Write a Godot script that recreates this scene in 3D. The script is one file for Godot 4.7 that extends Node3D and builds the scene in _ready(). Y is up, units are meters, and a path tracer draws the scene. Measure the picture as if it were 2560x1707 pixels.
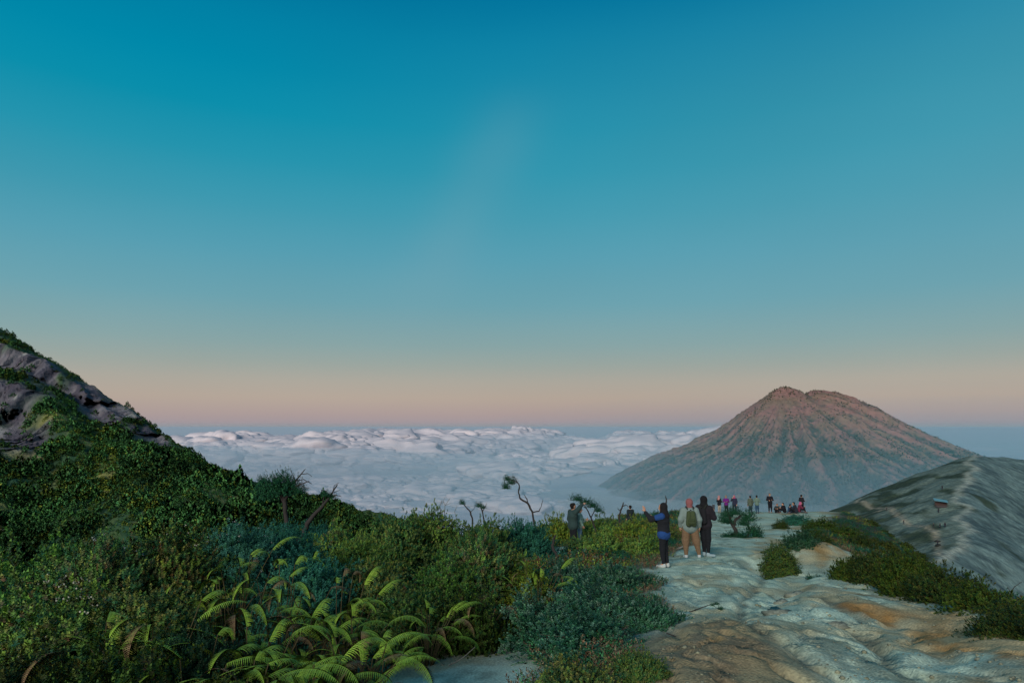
extends Node3D
# A sandy trail on a volcano's rim at dawn: shrubs and ferns beside it, walkers, a steep green hill, a bare ridge, a far cone above a sea of cloud.
const EYE := 1.65
var rng := RandomNumberGenerator.new()
var used := {}
var M := {}

func _ready():
	rng.seed = 7
	camera_and_light()
	make_materials()
	far_world()
	near_ground()
	hill()
	ridge()
	vegetation()
	people()
	small_things()

func camera_and_light():
	var cam := Camera3D.new(); cam.name = "camera"
	cam.fov = 53.0; cam.near = 0.1; cam.far = 250000.0
	cam.position = Vector3(0, EYE, 0); cam.rotation_degrees = Vector3(7.0, 0, 0)
	add_child(cam); cam.current = true
	var sky := Sky.new(); var pan := PanoramaSkyMaterial.new()
	pan.panorama = ImageTexture.create_from_image(sky_image()); sky.sky_material = pan
	var env := Environment.new()
	env.background_mode = Environment.BG_SKY; env.sky = sky; env.background_energy_multiplier = 1.0
	env.tonemap_mode = Environment.TONE_MAPPER_LINEAR; env.tonemap_exposure = 1.0
	env.sdfgi_enabled = true; env.ssao_enabled = true; env.ssil_enabled = true
	env.volumetric_fog_enabled = true; env.volumetric_fog_density = 0.0
	var we := WorldEnvironment.new(); we.name = "environment"; we.environment = env; add_child(we)
	var sun := DirectionalLight3D.new(); sun.name = "sun"
	sun.light_color = Color(0.98, 0.96, 0.90); sun.light_energy = 1.1; sun.light_angular_distance = 22.0; sun.shadow_enabled = true
	sun.transform = Transform3D().looking_at(Vector3(0.38, -0.36, -0.87), Vector3.UP); sun.transform.origin = Vector3(0, 50, 0)
	add_child(sun)

# The sky by height above the horizon (degrees, sRGB colour); paler and greyer towards the right, warm round the sunrise behind the camera.
const SKY := [[0.0, 158, 147, 155], [1.0, 172, 155, 152], [2.2, 180, 165, 152], [3.6, 172, 167, 156], [5.0, 154, 165, 159], [6.6, 136, 164, 165], [10.0, 108, 162, 175], [13.7, 86, 158, 178],
	[17.2, 62, 153, 176], [20.7, 36, 148, 174], [24.1, 10, 142, 171], [27.4, 0, 135, 168], [30.5, 0, 128, 164], [33.5, 0, 117, 157], [45.0, 0, 104, 146], [90.0, 0, 92, 134]]

func sky_image() -> Image:
	var w := 1024; var h := 512
	var im := Image.create(w, h, false, Image.FORMAT_RGBF)
	var n := noise(51, 0.9, 3)
	var grain := noise(52, 9.0, 2)
	for j in h:
		var el: float = 90.0 - (j + 0.5) / h * 180.0
		var c := Color(0.3, 0.3, 0.3)
		var k := 0
		while k < SKY.size() - 2 and el > SKY[k + 1][0]: k += 1
		var t: float = clampf((el - SKY[k][0]) / (SKY[k + 1][0] - SKY[k][0]), 0, 1)
		var a := Color8(SKY[k][1], SKY[k][2], SKY[k][3]).srgb_to_linear()
		var b := Color8(SKY[k + 1][1], SKY[k + 1][2], SKY[k + 1][3]).srgb_to_linear()
		c = a.lerp(b, t)
		if el < 0: c = Color(0.22, 0.27, 0.30)
		for i in w:
			var az: float = wrapf((i + 0.5) / w * 360.0, -180.0, 180.0)      # 0 = straight ahead (-z), + to the right
			var q := c
			if el >= 0:
				var d := Vector3(sin(deg_to_rad(az)) * cos(deg_to_rad(el)), sin(deg_to_rad(el)), -cos(deg_to_rad(az)) * cos(deg_to_rad(el)))
				var right: float = smoothstep(-30.0, 50.0, az) * (1.0 - smoothstep(60.0, 170.0, absf(az)))
				var grey := c.lerp(Color(0.17, 0.36, 0.42), 0.7)
				q = c.lerp(grey, right * 0.36 * smoothstep(3.0, 14.0, el) * (1.0 - smoothstep(22.0, 36.0, el)))
				var back: float = smoothstep(70.0, 180.0, absf(az)) * exp(-el / 22.0)
				q = q.lerp(Color(0.95, 0.80, 0.66), back * 0.8)
				# thin high cloud leaning across the middle
				var line: float = (az + 4.5) - (el - 17.0) * 0.55
				var veil: float = exp(-line * line / 12.0) * smoothstep(4.0, 13.0, el) * (1.0 - smoothstep(22.0, 29.0, el))
				veil *= 0.55 + 0.6 * n.get_noise_3d(d.x * 3.0, d.y * 3.0, d.z * 3.0)
				q = q.lerp(Color(0.22, 0.38, 0.44), clampf(veil * 0.2, 0, 1))
				var s := 1.0 + 0.035 * n.get_noise_3d(d.x * 2.0, d.y * 5.0, d.z * 2.0)
				q = Color(q.r * s, q.g * s, q.b * s)
			im.set_pixel(i, j, q)
	return im

# ------------------------------------------------------------ helpers
func noise(sd: int, f: float, oct := 4, kind := FastNoiseLite.TYPE_SIMPLEX_SMOOTH) -> FastNoiseLite:
	var n := FastNoiseLite.new()
	n.seed = sd; n.frequency = f; n.noise_type = kind
	n.fractal_type = FastNoiseLite.FRACTAL_FBM if oct > 1 else FastNoiseLite.FRACTAL_NONE
	n.fractal_octaves = oct
	return n

func numbered(called: String) -> String:
	used[called] = used.get(called, -1) + 1
	return called if used[called] == 0 else "%s_%03d" % [called, used[called]]

func tag(o: Node, label := "", category := "", group := "", kind := "") -> Node:
	if label: o.set_meta("label", label)
	if category: o.set_meta("category", category)
	if group: o.set_meta("group", group)
	if kind: o.set_meta("kind", kind)
	return o

func mesh_node(called: String, m: Mesh, mat: Material, parent: Node = null) -> MeshInstance3D:
	var o := MeshInstance3D.new()
	o.mesh = m; o.material_override = mat
	if parent == null:
		o.name = numbered(called); add_child(o)
	else:
		var k := 0
		while parent.has_node(NodePath(called if k == 0 else "%s_%03d" % [called, k])): k += 1
		o.name = called if k == 0 else "%s_%03d" % [called, k]
		parent.add_child(o, true)
	return o

func base(called: String, at: Vector3, turn := 0.0) -> Node3D:
	var o := Node3D.new(); o.name = numbered(called); o.position = at; o.rotation.y = turn
	add_child(o)
	return o

func copy_of(o: Node3D, called := "") -> Node3D:
	var c: Node3D = o.duplicate()
	c.name = numbered(called if called else str(o.name).rstrip("0123456789").trim_suffix("_"))
	add_child(c)
	return c

func array_mesh(v: PackedVector3Array, n: PackedVector3Array, c: PackedColorArray, ix: PackedInt32Array) -> ArrayMesh:
	var a := []; a.resize(Mesh.ARRAY_MAX)
	a[Mesh.ARRAY_VERTEX] = v
	if n.size(): a[Mesh.ARRAY_NORMAL] = n
	if c.size(): a[Mesh.ARRAY_COLOR] = c
	if ix.size(): a[Mesh.ARRAY_INDEX] = ix
	var m := ArrayMesh.new()
	m.add_surface_from_arrays(Mesh.PRIMITIVE_TRIANGLES, a)
	return m

func grid_mesh(nu: int, nv: int, v: PackedVector3Array, c: PackedColorArray, ball := false) -> ArrayMesh:
	var n := PackedVector3Array(); n.resize(v.size())
	for j in nv:
		for i in nu:
			var du := v[j * nu + mini(i + 1, nu - 1)] - v[j * nu + maxi(i - 1, 0)] if not ball else v[j * nu + (i + 1) % (nu - 1)] - v[j * nu + (i - 1 if i > 0 else nu - 2)]
			var dv := v[mini(j + 1, nv - 1) * nu + i] - v[maxi(j - 1, 0) * nu + i]
			var k := du.cross(dv).normalized()
			n[j * nu + i] = -k if (k.dot(v[j * nu + i]) < 0 if ball else k.y < 0) else k
	var ix := PackedInt32Array(); ix.resize((nu - 1) * (nv - 1) * 6)
	var p := 0
	var mid := (nv / 2) * nu + nu / 2
	var face := (v[mid + 1] - v[mid]).cross(v[mid + nu] - v[mid])
	var flip := face.dot(v[mid]) > 0 if ball else face.y > 0
	for j in nv - 1:
		for i in nu - 1:
			var a := j * nu + i
			var b := a + 1; var d := a + nu; var e := d + 1
			if flip:
				ix[p] = a; ix[p + 1] = d; ix[p + 2] = b; ix[p + 3] = b; ix[p + 4] = d; ix[p + 5] = e
			else:
				ix[p] = a; ix[p + 1] = b; ix[p + 2] = d; ix[p + 3] = b; ix[p + 4] = e; ix[p + 5] = d
			p += 6
	return array_mesh(v, n, c, ix)

func curve(pts: Array, x: float, col := 1) -> float:
	if x <= pts[0][0]: return pts[0][col]
	for k in pts.size() - 1:
		if x <= pts[k + 1][0]:
			var t: float = (x - pts[k][0]) / (pts[k + 1][0] - pts[k][0])
			return lerpf(pts[k][col], pts[k + 1][col], t)
	return pts[-1][col]

func lin(r: float, g: float, b: float) -> Color: return Color(r, g, b)

func noise_texture(sd: int, f: float, oct: int, lo: float, hi: float, size := 512, normal := false, strength := 6.0) -> NoiseTexture2D:
	var t := NoiseTexture2D.new()
	t.width = size; t.height = size; t.seamless = true
	t.noise = noise(sd, f, oct)
	if normal:
		t.as_normal_map = true; t.bump_strength = strength
	else:
		var g := Gradient.new(); g.set_color(0, Color(lo, lo, lo)); g.set_color(1, Color(hi, hi, hi))
		t.color_ramp = g
	return t

func painted(called: String, rough := 0.9, tex: Texture2D = null, scale := 1.0, bump: Texture2D = null, depth := 1.0) -> StandardMaterial3D:
	var m := StandardMaterial3D.new(); m.resource_name = called
	m.vertex_color_use_as_albedo = true; m.roughness = rough; m.metallic_specular = 0.25
	if tex or bump:
		m.uv1_triplanar = true; m.uv1_world_triplanar = true; m.uv1_scale = Vector3(scale, scale, scale)
	if tex: m.albedo_texture = tex
	if bump:
		m.heightmap_enabled = true; m.heightmap_texture = bump; m.heightmap_scale = depth
	return m

func plain(called: String, c: Color, rough := 0.85, spec := 0.25) -> StandardMaterial3D:
	var m := StandardMaterial3D.new(); m.resource_name = called
	m.albedo_color = c.linear_to_srgb(); m.roughness = rough; m.metallic_specular = spec
	return m

func make_materials():
	var grain := noise_texture(1, 0.012, 6, 0.72, 1.0)
	var bumps := noise_texture(2, 0.02, 6, 0.0, 1.0)
	M.soil = painted("sandy soil", 0.95, noise_texture(3, 0.07, 5, 0.62, 1.05), 0.7, noise_texture(4, 0.08, 5, 0.0, 1.0), 0.9)
	M.hillside = painted("hillside soil and rock", 0.95, grain, 0.06, bumps, 60.0)
	M.scree = painted("ash slope", 0.95, grain, 0.07, bumps, 40.0)
	M.cone = painted("far mountain slope", 0.95, grain, 0.0035, bumps, 250.0)
	M.cloud = plain("cloud", lin(0.52, 0.455, 0.50), 1.0, 0.0)
	M.cloud.specular_mode = BaseMaterial3D.SPECULAR_DISABLED
	M.leaf = painted("leaves", 0.6); M.leaf.backlight_enabled = true; M.leaf.backlight = Color(0.35, 0.35, 0.35); M.leaf.cull_mode = BaseMaterial3D.CULL_DISABLED
	M.bark = painted("bark", 0.9)
	M.petal = painted("petals", 0.8)

# ------------------------------------------------------------ far world: cloud sea, far cone, haze
const CONE := Vector3(2200, 314, -5500)
const CONE_LEFT := [[0, 0], [45, -8], [105, -38], [210, -115], [350, -222], [490, -345], [612, -438], [700, -480], [840, -532], [1050, -592], [1225, -660], [1400, -752], [1522, -835], [1800, -960], [2600, -1250]]
const CONE_RIGHT := [[0, 0], [60, -16], [150, -34], [250, -30], [385, -45], [525, -95], [700, -172], [875, -278], [1050, -366], [1225, -450], [1380, -530], [1600, -610], [2000, -760], [3000, -1050]]
const CONE_FRONT := [[0, 0], [120, -70], [300, -165], [500, -272], [700, -385], [900, -490], [1150, -600], [1400, -700], [1700, -820], [2600, -1150]]
const CONE_BACK := [[0, 0], [300, -150], [900, -480], [1700, -850], [2600, -1200]]
var n_gully: FastNoiseLite; var n_rough: FastNoiseLite

func cone_height(x: float, z: float) -> float:
	var dx := x - CONE.x; var dz := z - CONE.z
	var r := sqrt(dx * dx + dz * dz)
	var a := atan2(dz, dx)                              # 0 = right, PI = left, +PI/2 = towards the camera
	var ws := maxf(0, -cos(a)); var we := maxf(0, cos(a)); var wf := maxf(0, sin(a)); var wb := maxf(0, -sin(a))
	ws = pow(ws, 1.5); we = pow(we, 1.5); wf = pow(wf, 1.5); wb = pow(wb, 1.5)
	var h: float = (ws * curve(CONE_LEFT, r) + we * curve(CONE_RIGHT, r) + wf * curve(CONE_FRONT, r) + wb * curve(CONE_BACK, r)) / (ws + we + wf + wb)
	var warp := n_rough.get_noise_2d(x * 0.6, z * 0.6) * 0.05
	var g := n_gully.get_noise_2d(cos(a + warp) * 210.0, sin(a + warp) * 210.0 + r * 0.012)
	var g2 := n_gully.get_noise_2d(cos(a + warp * 1.6) * 560.0 + 900.0, sin(a + warp * 1.6) * 560.0 + r * 0.03)
	var g3 := n_gully.get_noise_2d(cos(a + warp * 0.8) * 1500.0 + 3000.0, sin(a + warp * 0.8) * 1500.0 + r * 0.02)
	var amt := smoothstep(80.0, 700.0, r)
	h += amt * (absf(g) * 95.0 - 32.0) + amt * (absf(g2) * 56.0 - 19.0) + smoothstep(30.0, 500.0, r) * (absf(g3) * 28.0 - 9.0)
	h += n_rough.get_noise_2d(x * 2.2, z * 2.2) * 8.0 * (0.25 + amt)
	# the notch between the two tops
	var nx := (dx - 142.0) / 38.0; var nz := dz / 600.0
	h -= 29.0 * exp(-nx * nx - nz * nz)
	return CONE.y + h

func far_world():
	n_gully = noise(21, 0.011, 3); n_rough = noise(22, 0.004, 4)
	var nu := 420; var nv := 300
	var v := PackedVector3Array(); v.resize(nu * nv); var c := PackedColorArray(); c.resize(nu * nv)
	var n_col := noise(23, 0.006, 4); var n_tree := noise(24, 0.03, 3)
	for j in nv:
		for i in nu:
			var x := CONE.x - 2300.0 + 4900.0 * i / (nu - 1); var z := CONE.z + 2300.0 - 3600.0 * j / (nv - 1)
			v[j * nu + i] = Vector3(x, cone_height(x, z), z)
	for j in nv:
		for i in nu:
			var p := v[j * nu + i]
			var s := n_col.get_noise_2d(p.x, p.z); var t := n_tree.get_noise_2d(p.x, p.z)
			var grass := lin(0.33, 0.165, 0.145).lerp(lin(0.25, 0.16, 0.115), clampf(0.5 + s * 1.3, 0, 1))
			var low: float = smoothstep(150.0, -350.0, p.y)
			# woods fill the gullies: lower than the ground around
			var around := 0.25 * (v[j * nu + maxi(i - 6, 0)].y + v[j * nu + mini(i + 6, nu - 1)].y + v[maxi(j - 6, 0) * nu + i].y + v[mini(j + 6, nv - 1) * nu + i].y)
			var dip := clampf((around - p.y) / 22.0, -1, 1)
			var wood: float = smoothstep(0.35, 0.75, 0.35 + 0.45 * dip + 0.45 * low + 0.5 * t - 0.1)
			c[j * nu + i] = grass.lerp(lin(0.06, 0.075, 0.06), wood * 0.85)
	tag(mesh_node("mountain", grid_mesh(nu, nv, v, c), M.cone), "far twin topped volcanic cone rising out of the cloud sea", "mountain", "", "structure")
	far_trees()
	cloud_sea()
	haze()

func far_trees():
	# crooked trees on the far cone, too many to count
	var blob := clump_mesh(31, 26, 1.0, 0.55, 0.8)
	var spots := []
	var r := RandomNumberGenerator.new(); r.seed = 5
	var n_t := noise(25, 0.004, 3)
	while spots.size() < 16000:
		var x := CONE.x + r.randf_range(-1750, 1700); var z := CONE.z + r.randf_range(-120, 1750)
		var y := cone_height(x, z)
		if y < -560: continue
		var dens := 0.12 + n_t.get_noise_2d(x, z) + 0.5 * smoothstep(100.0, -350.0, y)
		if r.randf() > clampf(dens, 0.06, 1): continue
		spots.append(Transform3D(Basis(Vector3.UP, r.randf() * TAU).scaled(Vector3.ONE * r.randf_range(4.0, 9.0)), Vector3(x, y + 2.0, z)))
	scatter("distant_woodland", blob, M.leaf, spots, [lin(0.6, 0.6, 0.6), lin(1.5, 1.2, 1.1)], "small dark trees dotting the flanks of the far cone", "trees")

func scatter(called: String, m: Mesh, mat: Material, spots: Array, tint: Array, label: String, category: String, patches: FastNoiseLite = null):
	var mm := MultiMesh.new()
	mm.transform_format = MultiMesh.TRANSFORM_3D; mm.use_colors = true; mm.mesh = m; mm.instance_count = spots.size()
	for i in spots.size():
		mm.set_instance_transform(i, spots[i])
		var k := rng.randf(); var e := rng.randf_range(0.75, 1.2)
		if patches: e *= 1.0 + 1.1 * patches.get_noise_2d(spots[i].origin.x, spots[i].origin.z)
		var q: Color = tint[0].lerp(tint[1], k)
		mm.set_instance_color(i, Color(q.r * e, q.g * e, q.b * e))
	var o := MultiMeshInstance3D.new(); o.multimesh = mm; o.material_override = mat; o.name = numbered(called)
	add_child(o)
	tag(o, label, category, "", "stuff")

# A ragged clump of leafy faces, about 1 m across, that stands on its origin.
func clump_mesh(sd: int, leaves: int, tall := 1.0, size := 0.3, wide := 1.0) -> ArrayMesh:
	var r := RandomNumberGenerator.new(); r.seed = sd
	var v := PackedVector3Array(); var n := PackedVector3Array(); var c := PackedColorArray()
	for k in leaves:
		var a := r.randf() * TAU; var u := r.randf()
		var out := Vector3(cos(a), 0, sin(a)) * sqrt(1 - u * u) * 0.5 * wide
		var p := out * r.randf_range(0.55, 1.05) + Vector3.UP * (u * tall * r.randf_range(0.5, 1.05))
		var dir := (out * 1.2 + Vector3.UP * (0.3 + u) + Vector3(r.randf() - 0.5, r.randf() - 0.5, r.randf() - 0.5) * 1.2).normalized()
		var side := dir.cross(Vector3(r.randf() - 0.5, r.randf() - 0.5, r.randf() - 0.5)).normalized()
		var s := size * r.randf_range(0.6, 1.2)
		var nn := side.cross(dir)
		if nn.dot(out + Vector3.UP) < 0: nn = -nn
		var q := Color(0.05, 0.075, 0.03).lerp(Color(0.10, 0.095, 0.03), r.randf()) * r.randf_range(0.7, 1.2); q.a = 1
		for e in [p - dir * s * 0.5, p + side * s * 0.32, p + dir * s * 0.6, p - dir * s * 0.5, p + dir * s * 0.6, p - side * s * 0.32]:
			v.append(e); n.append(nn); c.append(q)
	return array_mesh(v, n, c, PackedInt32Array())

var c_big: FastNoiseLite; var c_mid: FastNoiseLite; var c_tiny: FastNoiseLite; var c_where: FastNoiseLite; var c_domes := []

func cloud_heap(x: float, z: float) -> float:        # where the cloud is heaped up into banks
	var r := sqrt(x * x + z * z); var a := atan2(x, -z)
	return smoothstep(-0.22, 0.3, c_where.get_noise_2d(x, z) + 0.3 * exp(-pow((a + 0.12) / 0.25, 2)) * smoothstep(9000.0, 12000.0, r))

func cloud_top(x: float, z: float) -> float:
	var r := sqrt(x * x + z * z)
	var near: float = 1.0 - smoothstep(17000.0, 30000.0, r)
	var w := c_mid.get_noise_2d(x * 0.7 + 5000, z * 0.7) * 500.0
	var w2 := c_tiny.get_noise_2d(x, z) * 160.0
	var b := 0.5 + c_big.get_noise_2d(x + w, z)
	var m := dome(c_domes[0], x + w * 0.5 + w2, z - w * 0.5); var s := dome(c_domes[1], x + w2, z + w2 * 0.5); var t := dome(c_domes[2], x + w2 * 0.4, z)
	var y := -640.0 + near * (0.3 + cloud_heap(x, z)) * (b * 60.0 + m * 110.0 * (0.25 + b) + s * 55.0 * (0.35 + m) + t * 18.0 * (0.4 + s)) + (1.0 - near) * (20.0 + m * 12.0)
	return y + 60.0 * smoothstep(9000.0, 3000.0, r)

func cloud_sea():
	c_big = noise(41, 0.00016, 2); c_mid = noise(42, 0.0008, 2); c_tiny = noise(46, 0.004, 3); c_where = noise(45, 0.00012, 2)
	c_domes = [cells(43, 0.00065), cells(44, 0.0017), cells(45, 0.0042)]
	var nu := 560; var nv := 520
	var v := PackedVector3Array(); v.resize(nu * nv)
	for j in nv:
		var r := 2300.0 * pow(150000.0 / 2300.0, float(j) / (nv - 1))
		for i in nu:
			var a := deg_to_rad(-52.0 + 104.0 * i / (nu - 1))
			var x := sin(a) * r; var z := -cos(a) * r
			v[j * nu + i] = Vector3(x, cloud_top(x, z), z)
	tag(mesh_node("cloud_sea", grid_mesh(nu, nv, v, PackedColorArray()), M.cloud), "sea of pale billowing cloud that reaches to the horizon", "clouds", "", "stuff")
	# rounded heads that swell out of it
	var r := RandomNumberGenerator.new(); r.seed = 61
	for kind in 3:
		var spots := []
		while spots.size() < 1900:
			var d := 4300.0 * pow(26000.0 / 4300.0, pow(r.randf(), 0.75)); var a := deg_to_rad(r.randf_range(-32, 19))
			var x := sin(a) * d; var z := -cos(a) * d
			var h := cloud_heap(x, z)
			var edge: float = lerpf(14500.0, 25000.0, smoothstep(-26.0, 4.0, rad_to_deg(a)))
			if r.randf() > (0.05 + 0.4 * smoothstep(9500.0, 6000.0, d) + 0.95 * pow(h, 1.2)) * (0.32 + 0.68 * smoothstep(0.45, 0.8, d / edge)) * (1.0 - 0.96 * smoothstep(1.0, 1.12, d / edge)): continue
			if cone_height(x, z) > -720.0 and Vector2(x - CONE.x, z - CONE.z).length() < 2300: continue
			var s := r.randf_range(60.0, 170.0) * (0.45 + 0.75 * h) * (1.0 + 1.0 * pow(r.randf(), 5)) * (0.8 + d / 26000.0)
			spots.append(Transform3D(Basis(Vector3.UP, r.randf() * TAU).scaled(Vector3(s * r.randf_range(1.0, 2.0), s * r.randf_range(0.42, 0.75), s * r.randf_range(1.0, 1.7))), Vector3(x, cloud_top(x, z) - s * 0.12, z)))
		scatter("cloud_heads", puff_mesh(62 + kind), M.cloud, spots, [Color.WHITE, Color.WHITE], "rounded heads of cloud swelling out of the cloud sea", "clouds")

func puff_mesh(sd: int) -> ArrayMesh:
	var n := noise(sd, 0.55, 2); var q := cells(sd + 10, 1.5); var q2 := cells(sd + 20, 3.6)
	var nu := 41; var nv := 24
	var v := PackedVector3Array(); v.resize(nu * nv)
	for j in nv:
		for i in nu:
			var a := TAU * i / (nu - 1); var e := PI * j / (nv - 1) - PI / 2
			var d := Vector3(cos(a) * cos(e), sin(e), sin(a) * cos(e))
			var c := q.get_noise_3dv(d) + 1.0; var c2 := q2.get_noise_3dv(d) + 1.0
			v[j * nu + i] = d * (0.75 + 0.4 * n.get_noise_3dv(d * 2.0) + 0.34 * maxf(0, 1.0 - c * c * 1.2) + 0.13 * maxf(0, 1.0 - c2 * c2 * 1.2))
	return grid_mesh(nu, nv, v, PackedColorArray(), true)

func cells(sd: int, f: float) -> FastNoiseLite:
	var n := noise(sd, f, 1, FastNoiseLite.TYPE_CELLULAR)
	n.cellular_return_type = FastNoiseLite.RETURN_DISTANCE; n.cellular_jitter = 0.9
	return n

func dome(n: FastNoiseLite, x: float, z: float) -> float:
	var d := n.get_noise_2d(x, z) + 1.0
	return maxf(0, 1.0 - d * d * 1.15)

func fog_box(called: String, at: Vector3, size: Vector3, density: float, colour: Color, label: String, round := false):
	var f := FogVolume.new(); f.name = numbered(called); f.position = at; f.size = size
	f.shape = RenderingServer.FOG_VOLUME_SHAPE_ELLIPSOID if round else RenderingServer.FOG_VOLUME_SHAPE_BOX
	var m := FogMaterial.new(); m.density = density; m.albedo = colour; f.material = m
	add_child(f)
	tag(f, label, "haze", "", "stuff")

func haze():
	var air := Color(0.60, 0.88, 0.96)
	fog_box("haze", Vector3(0, -600, -70500), Vector3(240000, 800, 139000), 0.00011, Color(0.84, 0.89, 0.97), "blue dawn haze lying low over the whole cloud sea")
	fog_box("mist_layer", Vector3(0, -835, -71500), Vector3(240000, 700, 138000), 0.00028, Color(0.93, 0.94, 0.98), "thin mist that clings to the top of the cloud sea")
	fog_box("horizon_haze", Vector3(0, -340, -78000), Vector3(240000, 1200, 120000), 0.0000028, Color(0.95, 0.93, 0.96), "faint mauve haze that blurs the horizon")
	fog_box("near_haze", Vector3(-3900, -640, -6300), Vector3(11500, 900, 8600), 0.00019, Color(0.80, 0.90, 0.98), "blue haze over the nearer part of the cloud sea", true)
	for q in [[560, -520, -4350, 420, 0.0030], [900, -545, -4150, 520, 0.0028], [1330, -560, -4050, 560, 0.0026], [1800, -560, -4000, 520, 0.0024], [430, -505, -4800, 380, 0.0026], [2350, -565, -3950, 560, 0.0022], [700, -470, -4700, 240, 0.0022]]:
		fog_box("mist_bank", Vector3(q[0], q[1], q[2]), Vector3(q[3] * 1.5, q[3] * 0.42, q[3]), q[4], Color(0.97, 0.98, 1.0), "white mist drifting up at the foot of the far cone", true)
	# the air round the cone thins out upwards: nested banks, each a little taller than the last
	for k in 9:
		var top := -430.0 + 85.0 * k
		fog_box("valley_haze", Vector3(2600 - 20 * k, (top - 1150.0) * 0.5, -3950), Vector3(6200 + 120 * k, top + 1150.0, 4500 + 160 * k), 0.000045 - 0.000003 * k, Color(0.52, 0.86, 0.95), "blue haze before the far cone, one of several banks that thin out upwards", true)

# ------------------------------------------------------------ near ground
const AXIS := [[-20, 0.5], [0, 2.2], [6.6, 3.7], [12, 4.8], [18, 6.0], [25, 8.4], [32, 11.0], [45, 16.0], [68, 25.5], [90, 33.0]]
const HALF := [[-20, 2.6], [0, 2.6], [6.6, 2.5], [12, 2.2], [18, 2.3], [25, 2.1], [32, 2.2], [45, 3.6], [68, 5.6], [90, 5.6]]
var n_a: FastNoiseLite; var n_b: FastNoiseLite; var n_c: FastNoiseLite

# gullies and cracks worn into the trail, and its orange streaks (plan points)
const CRACKS := [[[6.5, -18.2], [6.1, -16.6], [4.75, -13.9], [3.7, -11.5], [3.0, -9.4], [2.75, -8.2], [2.9, -6.6], [3.1, -5.6]], [[4.3, -9.6], [4.45, -9.1], [4.1, -8.0], [3.9, -7.5], [3.5, -6.2]], [[4.75, -13.9], [5.0, -11.5], [4.9, -9.9]]]
const STREAKS := [[[5.1, -10.6], [5.5, -9.6], [5.25, -8.3], [4.65, -6.5], [4.3, -5.4]], [[5.8, -10.3], [5.75, -9.0], [5.2, -7.2]]]

func ground(x: float, z: float) -> float:
	var d := -z
	var u := x - curve(AXIS, d); var hw := curve(HALF, d)
	var y := -0.105 * d + 0.42 * smoothstep(40.0, 66.0, d)
	var crest := 71.0 + n_a.get_noise_2d(x * 2.0, 7.0) * 3.0 - 0.022 * maxf(0, 22.0 - x) * maxf(0, 22.0 - x) * 0.06
	if d > crest: y -= 0.022 * (d - crest) * (d - crest) if d < crest + 18 else 0.022 * 324 + (d - crest - 18) * 0.8
	var left := maxf(0, -u - hw); var right := maxf(0, u - hw)
	y -= 0.05 * left + 0.0035 * left * left if left < 22 else 0.05 * left + 0.0035 * 484 + 0.154 * (left - 22) * 1.6
	y -= smoothstep(0.5, 4.0, right) * 0.25 * right + maxf(0, right - 3.5) * 0.42
	y += n_a.get_noise_2d(x, z) * 0.5 * smoothstep(0.0, 8.0, left) + n_b.get_noise_2d(x, z) * 0.022
	var on: float = 1.0 - smoothstep(hw * 0.8, hw * 1.3, absf(u))
	# worn runnels along the trail
	var run := n_c.get_noise_2d(u * 1.6 + n_b.get_noise_2d(x, z) * 0.8, d * 0.22)
	y -= on * 0.07 * exp(-pow(run / 0.10, 2))
	y += on * 0.016 * ledge(x, z)
	var cr := n_b.get_noise_2d(x * 2.2 + y * 0.5, z * 1.3 + 40.0)
	y += on * (0.022 * smoothstep(0.0, 0.16, absf(cr)) + 0.02 * n_b.get_noise_2d(x * 5.0 + 9, z * 4.0))
	# brown mound in front, boulder-like mound on the right, the gully beside it
	y += 0.26 * bump(x - 2.35, z + 7.6, 1.0, 2.1, 0.5) + 0.62 * bump(x - 7.75, z + 18.3, 1.15, 1.9, 0.1)
	y -= 0.55 * bump(x - 6.25, z + 17.6, 0.36, 1.5, 0.25) + 0.16 * bump(x - 5.2, z + 13.4, 0.3, 2.6, 0.5)
	y += 0.1 * bump(x - 5.2, z + 11.0, 0.9, 1.3, 0.4) + 0.14 * bump(x - 4.9, z + 17.6, 0.8, 1.5, 0.0)
	y += 0.2 * bump(x - 5.3, z + 7.6, 0.5, 3.0, 0.45)
	if on > 0.0 and d < 20.0:
		for c in CRACKS: y -= 0.07 * trail(c, x + n_b.get_noise_2d(x * 3, z * 3) * 0.12, z, 0.10)
	return y

# small crumbling ledges in the crust of the trail
func ledge(x: float, z: float) -> float:
	var t := n_a.get_noise_2d(x * 3.2 + 70, z * 2.2) * 4.0 + n_b.get_noise_2d(x * 1.5, z * 1.5) * 0.8
	return floorf(t) + smoothstep(0.82, 0.98, t - floorf(t))

func bump(dx: float, dz: float, a: float, b: float, turn: float) -> float:
	var p := dx * cos(turn) + dz * sin(turn); var q := -dx * sin(turn) + dz * cos(turn)
	return exp(-pow(p / a, 2) - pow(q / b, 2))

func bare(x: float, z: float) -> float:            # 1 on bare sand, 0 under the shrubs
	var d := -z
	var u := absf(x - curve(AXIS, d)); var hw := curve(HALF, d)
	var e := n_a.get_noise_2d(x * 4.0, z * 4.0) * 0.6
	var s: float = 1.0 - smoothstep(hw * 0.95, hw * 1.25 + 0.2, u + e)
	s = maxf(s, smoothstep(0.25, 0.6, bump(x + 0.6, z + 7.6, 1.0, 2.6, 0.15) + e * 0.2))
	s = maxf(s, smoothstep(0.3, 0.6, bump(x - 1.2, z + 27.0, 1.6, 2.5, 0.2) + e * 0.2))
	return s

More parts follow.
